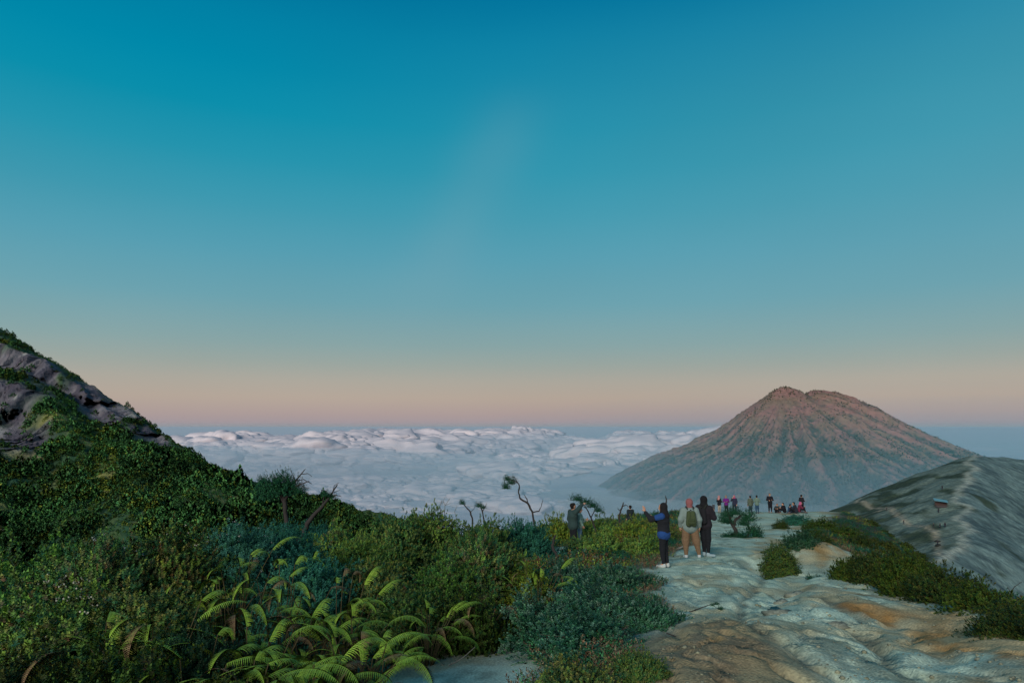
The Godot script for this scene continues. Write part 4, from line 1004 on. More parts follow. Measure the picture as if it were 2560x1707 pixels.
# ------------------------------------------------------------ people
# Skin over bones: each bone is [a, b, radius at a, radius at b]; the distances to the tapered capsules are joined smoothly and meshed as surface nets.
func skin(bones: Array, cell: float, soft := 0.02) -> Dictionary:
	var lo := Vector3.INF; var hi := -Vector3.INF
	for b in bones:
		for e in 2:
			var r: float = b[2 + e]
			lo = lo.min(b[e] - Vector3.ONE * r); hi = hi.max(b[e] + Vector3.ONE * r)
	lo -= Vector3.ONE * cell * 3.0; hi += Vector3.ONE * cell * 3.0
	var nx := int((hi.x - lo.x) / cell) + 2; var ny := int((hi.y - lo.y) / cell) + 2; var nz := int((hi.z - lo.z) / cell) + 2
	var f := PackedFloat32Array(); f.resize(nx * ny * nz)
	var q := 1.0 / soft
	for b in bones:
		var a: Vector3 = b[0]; var d: Vector3 = b[1] - a
		var ra: float = b[2]; var dr: float = b[3] - ra
		var l2 := maxf(d.length_squared(), 1e-8)
		var m := maxf(b[2], b[3]) + cell * 2.5 + soft
		var s0: Vector3 = ((a.min(b[1]) - Vector3.ONE * m) - lo) / cell; var s1: Vector3 = ((a.max(b[1]) + Vector3.ONE * m) - lo) / cell
		for k in range(maxi(0, int(s0.z)), mini(nz - 1, int(s1.z) + 1)):
			for j in range(maxi(0, int(s0.y)), mini(ny - 1, int(s1.y) + 1)):
				var row := (k * ny + j) * nx
				for i in range(maxi(0, int(s0.x)), mini(nx - 1, int(s1.x) + 1)):
					var p := lo + Vector3(i, j, k) * cell - a
					var t := clampf(p.dot(d) / l2, 0.0, 1.0)
					var dist := (p - d * t).length() - ra - dr * t
					if dist < m: f[row + i] += exp(-maxf(dist, -0.3) * q)
	# inside where the sum is over 1
	var S := shapes()
	var at := PackedInt32Array(); at.resize(nx * ny * nz); at.fill(-1)
	var sx := 1; var sy := nx; var sz := nx * ny
	var corner := [0, sx, sy, sx + sy, sz, sz + sx, sz + sy, sz + sx + sy]
	var edges := [[0, 1], [2, 3], [4, 5], [6, 7], [0, 2], [1, 3], [4, 6], [5, 7], [0, 4], [1, 5], [2, 6], [3, 7]]
	var off := [Vector3(0, 0, 0), Vector3(1, 0, 0), Vector3(0, 1, 0), Vector3(1, 1, 0), Vector3(0, 0, 1), Vector3(1, 0, 1), Vector3(0, 1, 1), Vector3(1, 1, 1)]
	for k in nz - 1:
		for j in ny - 1:
			for i in nx - 1:
				var o := (k * ny + j) * nx + i
				var first := f[o] > 1.0
				if (f[o + sx] > 1.0) == first and (f[o + sy] > 1.0) == first and (f[o + sz] > 1.0) == first and (f[o + sx + sy] > 1.0) == first and (f[o + sx + sz] > 1.0) == first and (f[o + sy + sz] > 1.0) == first and (f[o + sx + sy + sz] > 1.0) == first: continue
				var c := Vector3.ZERO; var n := 0
				for e in edges:
					var u := f[o + corner[e[0]]]; var w := f[o + corner[e[1]]]
					if (u > 1.0) == (w > 1.0): continue
					var lu := log(maxf(u, 1e-9)); var lw := log(maxf(w, 1e-9))
					lu = maxf(lu, -2.5 * cell * q); lw = maxf(lw, -2.5 * cell * q)
					c += off[e[0]].lerp(off[e[1]], clampf(lu / (lu - lw), 0.05, 0.95)); n += 1
				at[o] = S.v.size()
				S.v.append(lo + (Vector3(i, j, k) + c / n) * cell)
				var g := Vector3(log(maxf(f[o], 1e-6)) - log(maxf(f[o + sx], 1e-6)) + log(maxf(f[o + sy + sz], 1e-6)) - log(maxf(f[o + sx + sy + sz], 1e-6)), log(maxf(f[o], 1e-6)) - log(maxf(f[o + sy], 1e-6)) + log(maxf(f[o + sx + sz], 1e-6)) - log(maxf(f[o + sx + sy + sz], 1e-6)), log(maxf(f[o], 1e-6)) - log(maxf(f[o + sz], 1e-6)) + log(maxf(f[o + sx + sy], 1e-6)) - log(maxf(f[o + sx + sy + sz], 1e-6)))
				S.n.append(g.normalized())
	for k in range(1, nz - 1):
		for j in range(1, ny - 1):
			for i in range(1, nx - 1):
				var o := (k * ny + j) * nx + i
				var inside := f[o] > 1.0
				for ax in 3:
					var s: int = [sx, sy, sz][ax]
					if (f[o + s] > 1.0) == inside: continue
					var u: int = [sy, sz, sx][ax]; var w: int = [sz, sx, sy][ax]
					var a := at[o]; var b := at[o - u]; var c := at[o - u - w]; var d := at[o - w]
					if a < 0 or b < 0 or c < 0 or d < 0: continue
					if inside: S.i.append_array([a, c, b, a, d, c])
					else: S.i.append_array([a, b, c, a, c, d])
	return S

func fused(list: Array) -> ArrayMesh:
	var R := shapes()
	for S in list:
		var first: int = R.v.size()
		R.v.append_array(S.v); R.n.append_array(S.n)
		for k in S.i.size(): R.i.append(S.i[k] + first)
	return array_mesh(R.v, R.n, PackedColorArray(), R.i)

const V := Vector3.ZERO
# A standing figure 1.62 m tall that faces -z; J holds the joints of a pose.
func stand() -> Dictionary:
	return {"pelvis": Vector3(0, 0.88, 0.0), "waist": Vector3(0, 1.02, -0.01), "chest": Vector3(0, 1.2, 0.0), "neck": Vector3(0, 1.36, 0.01), "head": Vector3(0, 1.51, -0.015), "look": Vector3(0, 0, -1),
		"shoulder": [Vector3(-0.165, 1.31, 0.01), Vector3(0.165, 1.31, 0.01)], "elbow": [Vector3(-0.225, 1.06, 0.03), Vector3(0.225, 1.06, 0.03)], "wrist": [Vector3(-0.23, 0.84, -0.05), Vector3(0.23, 0.84, -0.05)],
		"hip": [Vector3(-0.085, 0.86, 0), Vector3(0.085, 0.86, 0)], "knee": [Vector3(-0.095, 0.47, -0.02), Vector3(0.095, 0.47, -0.02)], "ankle": [Vector3(-0.1, 0.08, 0.02), Vector3(0.1, 0.08, 0.02)]}

func sit() -> Dictionary:
	var p := stand()
	for k in ["pelvis", "waist", "chest", "neck", "head"]: p[k] -= Vector3(0, 0.66, 0)
	p.chest += Vector3(0, 0, -0.08); p.neck += Vector3(0, -0.03, -0.12); p.head += Vector3(0, -0.04, -0.15)
	for s in 2:
		var e: float = [-1.0, 1.0][s]
		p.shoulder[s] = Vector3(0.165 * e, 0.62, -0.1); p.elbow[s] = Vector3(0.24 * e, 0.42, -0.22); p.wrist[s] = Vector3(0.1 * e, 0.48, -0.4)
		p.hip[s] = Vector3(0.09 * e, 0.2, -0.02); p.knee[s] = Vector3(0.15 * e, 0.46, -0.38); p.ankle[s] = Vector3(0.13 * e, 0.08, -0.5)
	return p

func body_bones(p: Dictionary) -> Array:
	var b := [[p.pelvis, p.waist, 0.125, 0.108], [p.waist, p.chest, 0.108, 0.125], [p.chest, p.neck, 0.11, 0.05], [p.neck, p.head, 0.052, 0.05]]
	for s in 2:
		b.append([p.shoulder[s], p.elbow[s], 0.05, 0.04]); b.append([p.elbow[s], p.wrist[s], 0.04, 0.028]); b.append([p.chest + Vector3(0, 0.08, 0), p.shoulder[s], 0.07, 0.055])
		b.append([p.hip[s], p.knee[s], 0.085, 0.055]); b.append([p.knee[s], p.ankle[s], 0.055, 0.036])
		b.append([p.ankle[s], p.ankle[s] + Vector3(0, -0.045, -0.13), 0.036, 0.026])
	return b

func head_bones(p: Dictionary) -> Array:
	var h: Vector3 = p.head; var f: Vector3 = p.look; var r := f.cross(Vector3.UP).normalized()
	return [[h + Vector3(0, 0.035, 0) - f * 0.015, h + Vector3(0, 0.03, 0) + f * 0.02, 0.082, 0.074], [h + f * 0.03 - Vector3(0, 0.02, 0), h + f * 0.045 - Vector3(0, 0.085, 0), 0.062, 0.03],
		[h + f * 0.088 + Vector3(0, 0.012, 0), h + f * 0.108 - Vector3(0, 0.022, 0), 0.008, 0.013],                                           # nose
		[h + f * 0.085 - Vector3(0, 0.052, 0) - r * 0.016, h + f * 0.085 - Vector3(0, 0.052, 0) + r * 0.016, 0.009, 0.009],                   # mouth
		[h - r * 0.082 + Vector3(0, 0.015, 0), h - r * 0.084 - Vector3(0, 0.025, 0), 0.012, 0.009], [h + r * 0.082 + Vector3(0, 0.015, 0), h + r * 0.084 - Vector3(0, 0.025, 0), 0.012, 0.009],
		[h + f * 0.072 + Vector3(0, 0.038, 0) - r * 0.045, h + f * 0.072 + Vector3(0, 0.038, 0) + r * 0.045, 0.011, 0.011]]                   # brow

# A palm, four unequal bent fingers and a thumb at the wrist, pointing along dir with the palm facing face.
func hand_bones(w: Vector3, dir: Vector3, face: Vector3, side: float, bend := 0.5) -> Array:
	var across := dir.cross(face).normalized() * side
	var b := [[w, w + dir * 0.045, 0.026, 0.024]]
	for k in 4:
		var o := across * (k - 1.5) * 0.021
		var root := w + dir * 0.085 + o
		b.append([w + dir * 0.03 + o * 0.8, root, 0.013, 0.0105])
		var l: float = [0.036, 0.042, 0.039, 0.03][k]
		var d1 := (dir + face * bend * 0.6).normalized(); var d2 := (dir + face * bend * 1.7).normalized()
		b.append([root, root + d1 * l, 0.0095, 0.0085]); b.append([root + d1 * l, root + d1 * l + d2 * l * 0.85, 0.0085, 0.007])
	var t := w + dir * 0.025 - across * 0.028
	var d3 := (dir * 0.6 - across * 0.75 + face * 0.35).normalized()
	b.append([t, t + d3 * 0.042, 0.0125, 0.0105]); b.append([t + d3 * 0.042, t + d3 * 0.042 + (dir + face * 0.3).normalized() * 0.03, 0.0105, 0.008])
	return b

func body_mesh(p: Dictionary, cell: float, fine: bool) -> ArrayMesh:
	var list := [skin(body_bones(p), cell, 0.014)]
	if fine:
		list.append(skin(head_bones(p), 0.007, 0.006))
		for s in 2:
			var d: Vector3 = (p.wrist[s] - p.elbow[s]).normalized()
			if p.has("hand"): d = p.hand[s]
			var face: Vector3 = p.get("palm", [Vector3(1, 0, -0.3), Vector3(-1, 0, -0.3)])[s]
			face = (face - d * face.dot(d)).normalized()
			list.append(skin(hand_bones(p.wrist[s], d, face, [-1.0, 1.0][s], p.get("bend", 0.5)), 0.0055, 0.003))
	else:
		list.append(skin(head_bones(p), 0.016, 0.008))
		for s in 2:
			var d: Vector3 = (p.wrist[s] - p.elbow[s]).normalized()
			list.append(skin(hand_bones(p.wrist[s], d, Vector3(0, 0, -1), [-1.0, 1.0][s]), 0.012, 0.004))
	return fused(list)

func jacket_bones(p: Dictionary, hem: float, puff := 0.028, cuff := 0.9) -> Array:
	var b := [[p.pelvis + Vector3(0, hem, 0), p.waist, 0.128 + puff, 0.112 + puff], [p.waist, p.chest, 0.112 + puff, 0.118 + puff], [p.chest, p.neck - Vector3(0, 0.035, 0), 0.11 + puff, 0.055 + puff * 0.5]]
	var side := Vector3(0.06, 0, 0)
	b.append([p.pelvis + Vector3(0, hem, 0) - side, p.pelvis + Vector3(0, hem, 0) + side, 0.115 + puff, 0.115 + puff])
	b.append([p.chest - side, p.chest + side, 0.1 + puff, 0.1 + puff])
	for s in 2:
		b.append([p.chest + Vector3(0, 0.09, 0), p.shoulder[s], 0.075 + puff * 0.5, 0.056 + puff * 0.5])
		b.append([p.shoulder[s], p.elbow[s], 0.052 + puff, 0.044 + puff * 0.8]); b.append([p.elbow[s], p.elbow[s].lerp(p.wrist[s], cuff), 0.044 + puff * 0.8, 0.034 + puff * 0.5])
	return b

func trouser_bones(p: Dictionary, loose := 0.014, flare := 0.0) -> Array:
	var b := [[p.pelvis + Vector3(0, 0.06, 0), p.pelvis - Vector3(0, 0.02, 0), 0.125, 0.13]]
	for s in 2:
		b.append([p.hip[s], p.knee[s], 0.092 + loose, 0.062 + loose + flare]); b.append([p.knee[s], p.ankle[s] + Vector3(0, 0.04, 0), 0.062 + loose + flare, 0.043 + loose * 0.3])
	return b

func scarf_bones(p: Dictionary, long: float) -> Array:
	var h: Vector3 = p.head; var f: Vector3 = p.look
	var b := [[h + Vector3(0, 0.045, 0) - f * 0.03, h + Vector3(0, 0.025, 0) - f * 0.012, 0.092, 0.088], [h + Vector3(0, 0.02, 0) - f * 0.035, p.neck + Vector3(0, 0.02, 0.01), 0.088, 0.082]]
	if long > 0.0:
		b.append([p.neck + Vector3(0, 0.03, 0.02), p.neck + Vector3(0, -long, 0.03), 0.09, 0.13])
		for s in 2: b.append([p.neck + Vector3(0, 0.01, 0.01), p.shoulder[s] * Vector3(0.75, 1, 1) + Vector3(0, -long * 0.35 + 0.02, 0.01), 0.085, 0.085])
	return b

func hair_bones(p: Dictionary, long := 0.0) -> Array:
	var h: Vector3 = p.head; var f: Vector3 = p.look
	var b := [[h + Vector3(0, 0.05, 0) - f * 0.035, h + Vector3(0, 0.065, 0) + f * 0.012, 0.084, 0.07], [h + Vector3(0, 0.03, 0) - f * 0.04, h - Vector3(0, 0.05, 0) - f * 0.035, 0.08, 0.055]]
	if long > 0: b.append([h - f * 0.05, h - f * 0.06 - Vector3(0, 0.1 + long, 0), 0.07, 0.045])
	return b

func shoe_bones(a: Vector3, toe: Vector3) -> Array:
	return [[a + Vector3(0, -0.035, 0.02), a + toe * 0.16 + Vector3(0, -0.045, 0), 0.045, 0.036], [a + Vector3(0, 0.01, 0.01), a + Vector3(0, -0.03, 0.0), 0.045, 0.046]]

var CLOTH := {}
func cloth(c: Color) -> Material:
	if not CLOTH.has(c):
		var m := plain("cloth", c, 0.85, 0.2)
		m.rim_enabled = true; m.rim = 0.25; m.rim_tint = 0.6
		m.uv1_triplanar = true; m.uv1_scale = Vector3.ONE * 3.0
		m.heightmap_enabled = true; m.heightmap_texture = M.folds; m.heightmap_scale = 1.4
		CLOTH[c] = m
	return CLOTH[c]

var SHAPE := {}   # meshes shared by figures in the same pose
func dressed(called: String, label: String, group: String, at: Vector3, turn: float, size: float, p: Dictionary, look: Dictionary, cell: float, key := "") -> Node3D:
	var o := base("person", at, turn); o.scale = Vector3.ONE * size
	tag(o, label, "person", group)
	var fine := cell < 0.02
	var part := func(name: String, colour: Color, make: Callable):
		var id := key + name + str(look.get("hem", 0)) + str(look.get("loose", 0)) + str(look.get("long", 0))
		if key == "" or not SHAPE.has(id):
			var m: ArrayMesh = make.call()
			if key == "": return mesh_node(name.split("-")[0], m, cloth(colour), o)
			SHAPE[id] = m
		return mesh_node(name.split("-")[0], SHAPE[id], cloth(colour), o)
	var b = part.call("body", look.skin, func(): return body_mesh(p, cell, fine))
	b.material_override = M.skin
	part.call("trousers", look.trousers, func(): return fused([skin(trouser_bones(p, look.get("loose", 0.012), look.get("flare", 0.0)), cell, 0.016)]))
	part.call("jacket", look.jacket, func(): return fused([skin(jacket_bones(p, look.get("hem", 0.0), look.get("puff", 0.026)), cell, 0.02)]))
	if look.has("scarf"): part.call("headscarf", look.scarf, func(): return fused([skin(scarf_bones(p, look.get("long", 0.0)), minf(cell, 0.013) if fine else cell, 0.018)]))
	if look.has("hair"): part.call("hair", look.hair, func(): return fused([skin(hair_bones(p, look.get("locks", 0.0)), minf(cell, 0.012) if fine else cell, 0.014)]))
	if look.has("hat"): part.call("hat", look.hat, func(): return fused([skin([[p.head + Vector3(0, 0.06, 0.015), p.head + Vector3(0, 0.085, 0.01), 0.098, 0.08], [p.head + Vector3(0, 0.05, 0.0), p.head + Vector3(0, 0.045, -0.11), 0.07, 0.05]], cell, 0.012)]))
	for s in 2:
		var toe: Vector3 = p.get("toe", [Vector3(-0.15, 0, -1).normalized(), Vector3(0.15, 0, -1).normalized()])[s]
		part.call("shoe-" + str(s), look.shoes, func(): return fused([skin(shoe_bones(p.ankle[s], toe), minf(cell, 0.012) if fine else cell, 0.008)]))
	return o

func on_ground(x: float, z: float) -> Vector3: return Vector3(x, ground(x, z), z)

func extra(called: String, bones: Array, colour: Color, who: Node3D, cell := 0.012) -> MeshInstance3D:
	return mesh_node(called, fused([skin(bones, cell, 0.012)]), cloth(colour), who)

func backpack(who: Node3D, colour: Color, label: String, p: Dictionary, puff: float):
	var o := base("backpack", who.position, who.rotation.y); o.scale = who.scale
	tag(o, label, "backpack")
	var c: Vector3 = p.chest + Vector3(0, -0.06, 0.2 + puff)
	var b := []
	for x in [-0.075, 0.075]:
		b.append([c + Vector3(x, -0.17, 0), c + Vector3(x * 0.8, 0.13, -0.01), 0.075, 0.06])
	mesh_node("bag", fused([skin(b, 0.012, 0.02)]), cloth(colour), o)
	mesh_node("pocket", fused([skin([[c + Vector3(-0.06, -0.14, 0.055), c + Vector3(0.06, -0.14, 0.055), 0.05, 0.05], [c + Vector3(-0.055, -0.06, 0.05), c + Vector3(0.055, -0.06, 0.05), 0.042, 0.042]], 0.012, 0.015)]), cloth(colour * 0.8), o)
	var front := Vector3(0, 0, -0.125 - puff)
	for s in 2:
		var e: float = [-1.0, 1.0][s]
		var sh: Vector3 = p.shoulder[s] * Vector3(0.58, 1, 1) + Vector3(0, 0.085 + puff * 0.6, 0)
		mesh_node("strap", fused([skin([[c + Vector3(0.04 * e, 0.14, -0.06), sh + Vector3(0, -0.01, 0.09), 0.021, 0.021], [sh + Vector3(0, -0.01, 0.09), sh, 0.021, 0.021], [sh, p.chest + Vector3(0.11 * e, 0.02, 0) + front, 0.021, 0.02], [p.chest + Vector3(0.11 * e, 0.02, 0) + front, p.chest + Vector3(0.15 * e, -0.16, -0.02), 0.02, 0.014], [p.chest + Vector3(0.15 * e, -0.16, -0.02), c + Vector3(0.09 * e, -0.17, -0.05), 0.014, 0.014]], 0.011, 0.006)]), cloth(Color(0.02, 0.022, 0.02)), o)
	mesh_node("carry_loop", fused([skin([[c + Vector3(-0.03, 0.18, -0.03), c + Vector3(0, 0.215, -0.03), 0.009, 0.009], [c + Vector3(0, 0.215, -0.03), c + Vector3(0.03, 0.18, -0.03), 0.009, 0.009]], 0.009, 0.005)]), cloth(Color(0.02, 0.022, 0.02)), o)

func people():
	M.folds = noise_texture(91, 0.009, 4, 0.0, 1.0)
	M.skin = plain("skin", Color(0.40, 0.22, 0.15), 0.6, 0.35); M.skin.subsurf_scatter_enabled = true; M.skin.subsurf_scatter_strength = 0.15
	var black := Color(0.012, 0.013, 0.017); var white := Color(0.38, 0.4, 0.4)
	# the walker in the blue and black jacket, arm raised
	var p := stand()
	p.look = Vector3(-0.1, -0.05, -1).normalized()
	p.elbow[0] = Vector3(-0.19, 1.22, -0.27); p.wrist[0] = Vector3(-0.16, 1.40, -0.44); p.elbow[1] = Vector3(0.21, 1.1, -0.16); p.wrist[1] = Vector3(0.06, 1.22, -0.33)
	p.hand = [Vector3(0.05, 0.95, -0.25).normalized(), Vector3(-0.6, 0.6, -0.4).normalized()]; p.palm = [Vector3(0.4, 0.2, -1), Vector3(-0.3, 0.3, -1)]; p.bend = 0.35
	p.knee[0] = Vector3(-0.075, 0.47, -0.02); p.ankle[0] = Vector3(-0.075, 0.08, 0.0); p.ankle[1] = Vector3(0.07, 0.08, 0.05); p.knee[1] = Vector3(0.08, 0.47, 0.0)
	var o := dressed("person", "person in black and blue jacket and white shoes with one arm raised", "walkers on the near part of the trail", on_ground(3.76, -17.4), deg_to_rad(58), 0.95, p, {"skin": Color.BLACK, "trousers": black, "jacket": Color(0.014, 0.015, 0.02), "scarf": Color(0.013, 0.012, 0.014), "shoes": white, "hem": -0.02, "long": 0.04}, 0.014)
	var blue := Color(0.016, 0.05, 0.17)
	extra("shoulder_panel", [[p.chest + Vector3(0, 0.1, 0.02), p.shoulder[0] + Vector3(0, 0.0, 0), 0.105, 0.082], [p.chest + Vector3(0, 0.1, 0.02), p.shoulder[1] + Vector3(0, 0.0, 0), 0.105, 0.082], [p.shoulder[0], p.shoulder[0].lerp(p.elbow[0], 0.45), 0.083, 0.079], [p.shoulder[1], p.shoulder[1].lerp(p.elbow[1], 0.45), 0.083, 0.079]], blue, o)
	extra("hem_band", [[p.pelvis + Vector3(-0.07, -0.035, 0), p.pelvis + Vector3(0.07, -0.035, 0), 0.146, 0.146], [p.pelvis + Vector3(0, -0.045, 0.02), p.pelvis + Vector3(0, -0.06, 0), 0.152, 0.15]], blue, o)
	extra("stripe", [[p.chest + Vector3(0.06, 0.02, 0.122), p.waist + Vector3(0.065, 0, 0.112), 0.024, 0.024], [p.waist + Vector3(0.065, 0, 0.112), p.pelvis + Vector3(0.065, -0.02, 0.13), 0.024, 0.024]], blue, o, 0.01)
	# the walker in the white hooded jacket with the olive backpack
	var w := stand()
	w.hip = [Vector3(-0.1, 0.86, 0), Vector3(0.1, 0.86, 0)]; w.knee = [Vector3(-0.125, 0.47, -0.03), Vector3(0.17, 0.47, -0.02)]; w.ankle = [Vector3(-0.13, 0.08, 0.02), Vector3(0.235, 0.08, -0.02)]
	w.elbow = [Vector3(-0.25, 1.07, 0.03), Vector3(0.255, 1.07, 0.03)]; w.wrist = [Vector3(-0.26, 0.86, -0.06), Vector3(0.28, 0.86, -0.06)]
	o = dressed("person", "person in pale hooded jacket, tan trousers and pink headscarf between two dark figures", "walkers on the near part of the trail", on_ground(5.2, -20.5), deg_to_rad(-4), 1.04, w, {"skin": Color.BLACK, "trousers": Color(0.17, 0.105, 0.065), "jacket": Color(0.155, 0.20, 0.195), "scarf": Color(0.2, 0.075, 0.08), "shoes": Color(0.4, 0.43, 0.45), "hem": -0.03, "loose": 0.03, "flare": 0.01, "puff": 0.04, "long": 0.0}, 0.014)
	extra("hood", [[w.neck + Vector3(-0.07, -0.02, 0.06), w.neck + Vector3(0.07, -0.02, 0.06), 0.062, 0.062], [w.neck + Vector3(-0.04, -0.05, 0.105), w.neck + Vector3(0.04, -0.05, 0.105), 0.06, 0.06], [w.neck + Vector3(-0.09, 0.0, 0.0), w.neck + Vector3(-0.05, -0.01, -0.07), 0.04, 0.035], [w.neck + Vector3(0.09, 0.0, 0.0), w.neck + Vector3(0.05, -0.01, -0.07), 0.04, 0.035]], Color(0.155, 0.20, 0.195), o)
	backpack(o, Color(0.045, 0.06, 0.03), "small olive green backpack worn over the pale hooded jacket", w, 0.03)
	# the walker all in black who holds a phone
	var k := stand()
	k.knee = [Vector3(-0.06, 0.47, -0.03), Vector3(0.085, 0.47, -0.01)]; k.ankle = [Vector3(-0.05, 0.08, -0.02), Vector3(0.085, 0.08, 0.03)]; k.hip = [Vector3(-0.075, 0.86, 0), Vector3(0.075, 0.86, 0)]
	k.elbow = [Vector3(-0.23, 1.07, 0.0), Vector3(0.25, 1.06, -0.06)]; k.wrist = [Vector3(-0.1, 1.07, -0.26), Vector3(0.15, 1.18, -0.29)]
	k.hand = [Vector3(0.7, 0.3, -0.5).normalized(), Vector3(-0.15, 0.9, -0.35).normalized()]; k.palm = [Vector3(0, 1, -0.2), Vector3(-1, 0.1, -0.3)]; k.bend = 1.0
	k.look = Vector3(0.1, -0.25, -1).normalized(); k.toe = [Vector3(0.1, 0, -1).normalized(), Vector3(0.9, 0, -0.5).normalized()]
	o = dressed("person", "person all in black with long black headscarf, holding up a phone", "walkers on the near part of the trail", on_ground(5.72, -20.8), deg_to_rad(-38), 1.06, k, {"skin": Color.BLACK, "trousers": black, "jacket": Color(0.017, 0.015, 0.02), "scarf": Color(0.010, 0.010, 0.012), "shoes": Color(0.25, 0.32, 0.36), "hem": -0.02, "long": 0.2, "puff": 0.03}, 0.014)
	backpack(o, Color(0.014, 0.014, 0.017), "black backpack worn by the figure all in black", k, 0.02)
	var ph := base("phone", o.position, o.rotation.y); ph.scale = o.scale
	tag(ph, "dark phone held up by the figure all in black", "phone")
	var box := BoxMesh.new(); box.size = Vector3(0.075, 0.15, 0.009)
	var case_ := mesh_node("case", box, plain("phone case", Color(0.02, 0.02, 0.025), 0.35), ph)
	case_.transform = Transform3D(Basis(Vector3.RIGHT, -0.15) * Basis(Vector3.UP, 0.2), k.wrist[1] + Vector3(-0.03, 0.13, -0.075))
	var glass := BoxMesh.new(); glass.size = Vector3(0.068, 0.138, 0.002)
	var scr := mesh_node("screen", glass, plain("phone screen", Color(0.03, 0.035, 0.045), 0.5, 0.2), ph)
	scr.transform = Transform3D(case_.transform.basis, case_.transform * Vector3(0, 0, 0.0062))
	# the pair among the bushes
	var g := stand()
	g.look = Vector3(0, 0.1, -1).normalized(); g.shoulder[1] += Vector3(0.0, 0.03, -0.03)
	g.elbow[1] = Vector3(0.17, 1.47, -0.17); g.wrist[1] = Vector3(0.12, 1.6, -0.33); g.hand = [Vector3(0, -1, -0.2).normalized(), Vector3(-0.1, 0.3, -0.9).normalized()]; g.palm = [Vector3(1, 0, 0), Vector3(0, -1, 0.3)]
	dressed("person", "person in dark green jacket reaching one bare hand up, standing among the bushes", "pair among the bushes left of the trail", on_ground(2.28, -26.2), deg_to_rad(-66), 1.05, g, {"skin": Color.BLACK, "trousers": black, "jacket": Color(0.025, 0.045, 0.045), "hair": Color(0.012, 0.010, 0.010), "shoes": black, "hem": -0.03, "puff": 0.04}, 0.014)
	var m := stand()
	m.elbow = [Vector3(-0.23, 1.08, -0.05), Vector3(0.24, 1.08, -0.04)]; m.wrist = [Vector3(-0.1, 1.12, -0.26), Vector3(0.18, 0.9, -0.14)]
	dressed("person", "person in a pale mint jacket half hidden behind the one in dark green", "pair among the bushes left of the trail", on_ground(2.58, -26.8), deg_to_rad(-100), 0.93, m, {"skin": Color.BLACK, "trousers": Color(0.16, 0.24, 0.32), "jacket": Color(0.22, 0.33, 0.29), "hair": Color(0.012, 0.010, 0.010), "shoes": black, "hem": -0.03, "locks": 0.12}, 0.016)
	# people at the trail's end, standing and sitting
	var s1 := stand(); s1.elbow = [Vector3(-0.24, 1.08, 0.0), Vector3(0.24, 1.08, 0.0)]; s1.wrist = [Vector3(-0.12, 1.1, -0.24), Vector3(0.13, 1.06, -0.25)]
	var s2 := stand()
	var s3 := stand(); s3.elbow[1] = Vector3(0.22, 1.15, -0.2); s3.wrist[1] = Vector3(0.1, 1.36, -0.28); s3.ankle = [Vector3(-0.14, 0.08, 0.02), Vector3(0.13, 0.08, 0.0)]; s3.knee = [Vector3(-0.12, 0.47, -0.02), Vector3(0.11, 0.47, -0.02)]
	var st := sit()
	var poses := {"hands": s1, "still": s2, "phone": s3, "sit": st}
	for f in FAR_PEOPLE:
		var look := {"skin": Color.BLACK, "trousers": f[7], "jacket": f[8], "shoes": Color(0.05, 0.05, 0.06), "hem": -0.03}
		look[f[9]] = f[10]
		if f[9] == "scarf": look["long"] = 0.08
		dressed("person", f[6], f[5], on_ground(f[0], f[1]), deg_to_rad(f[2]), f[3], poses[f[4]], look, 0.026, f[4] + f[9])

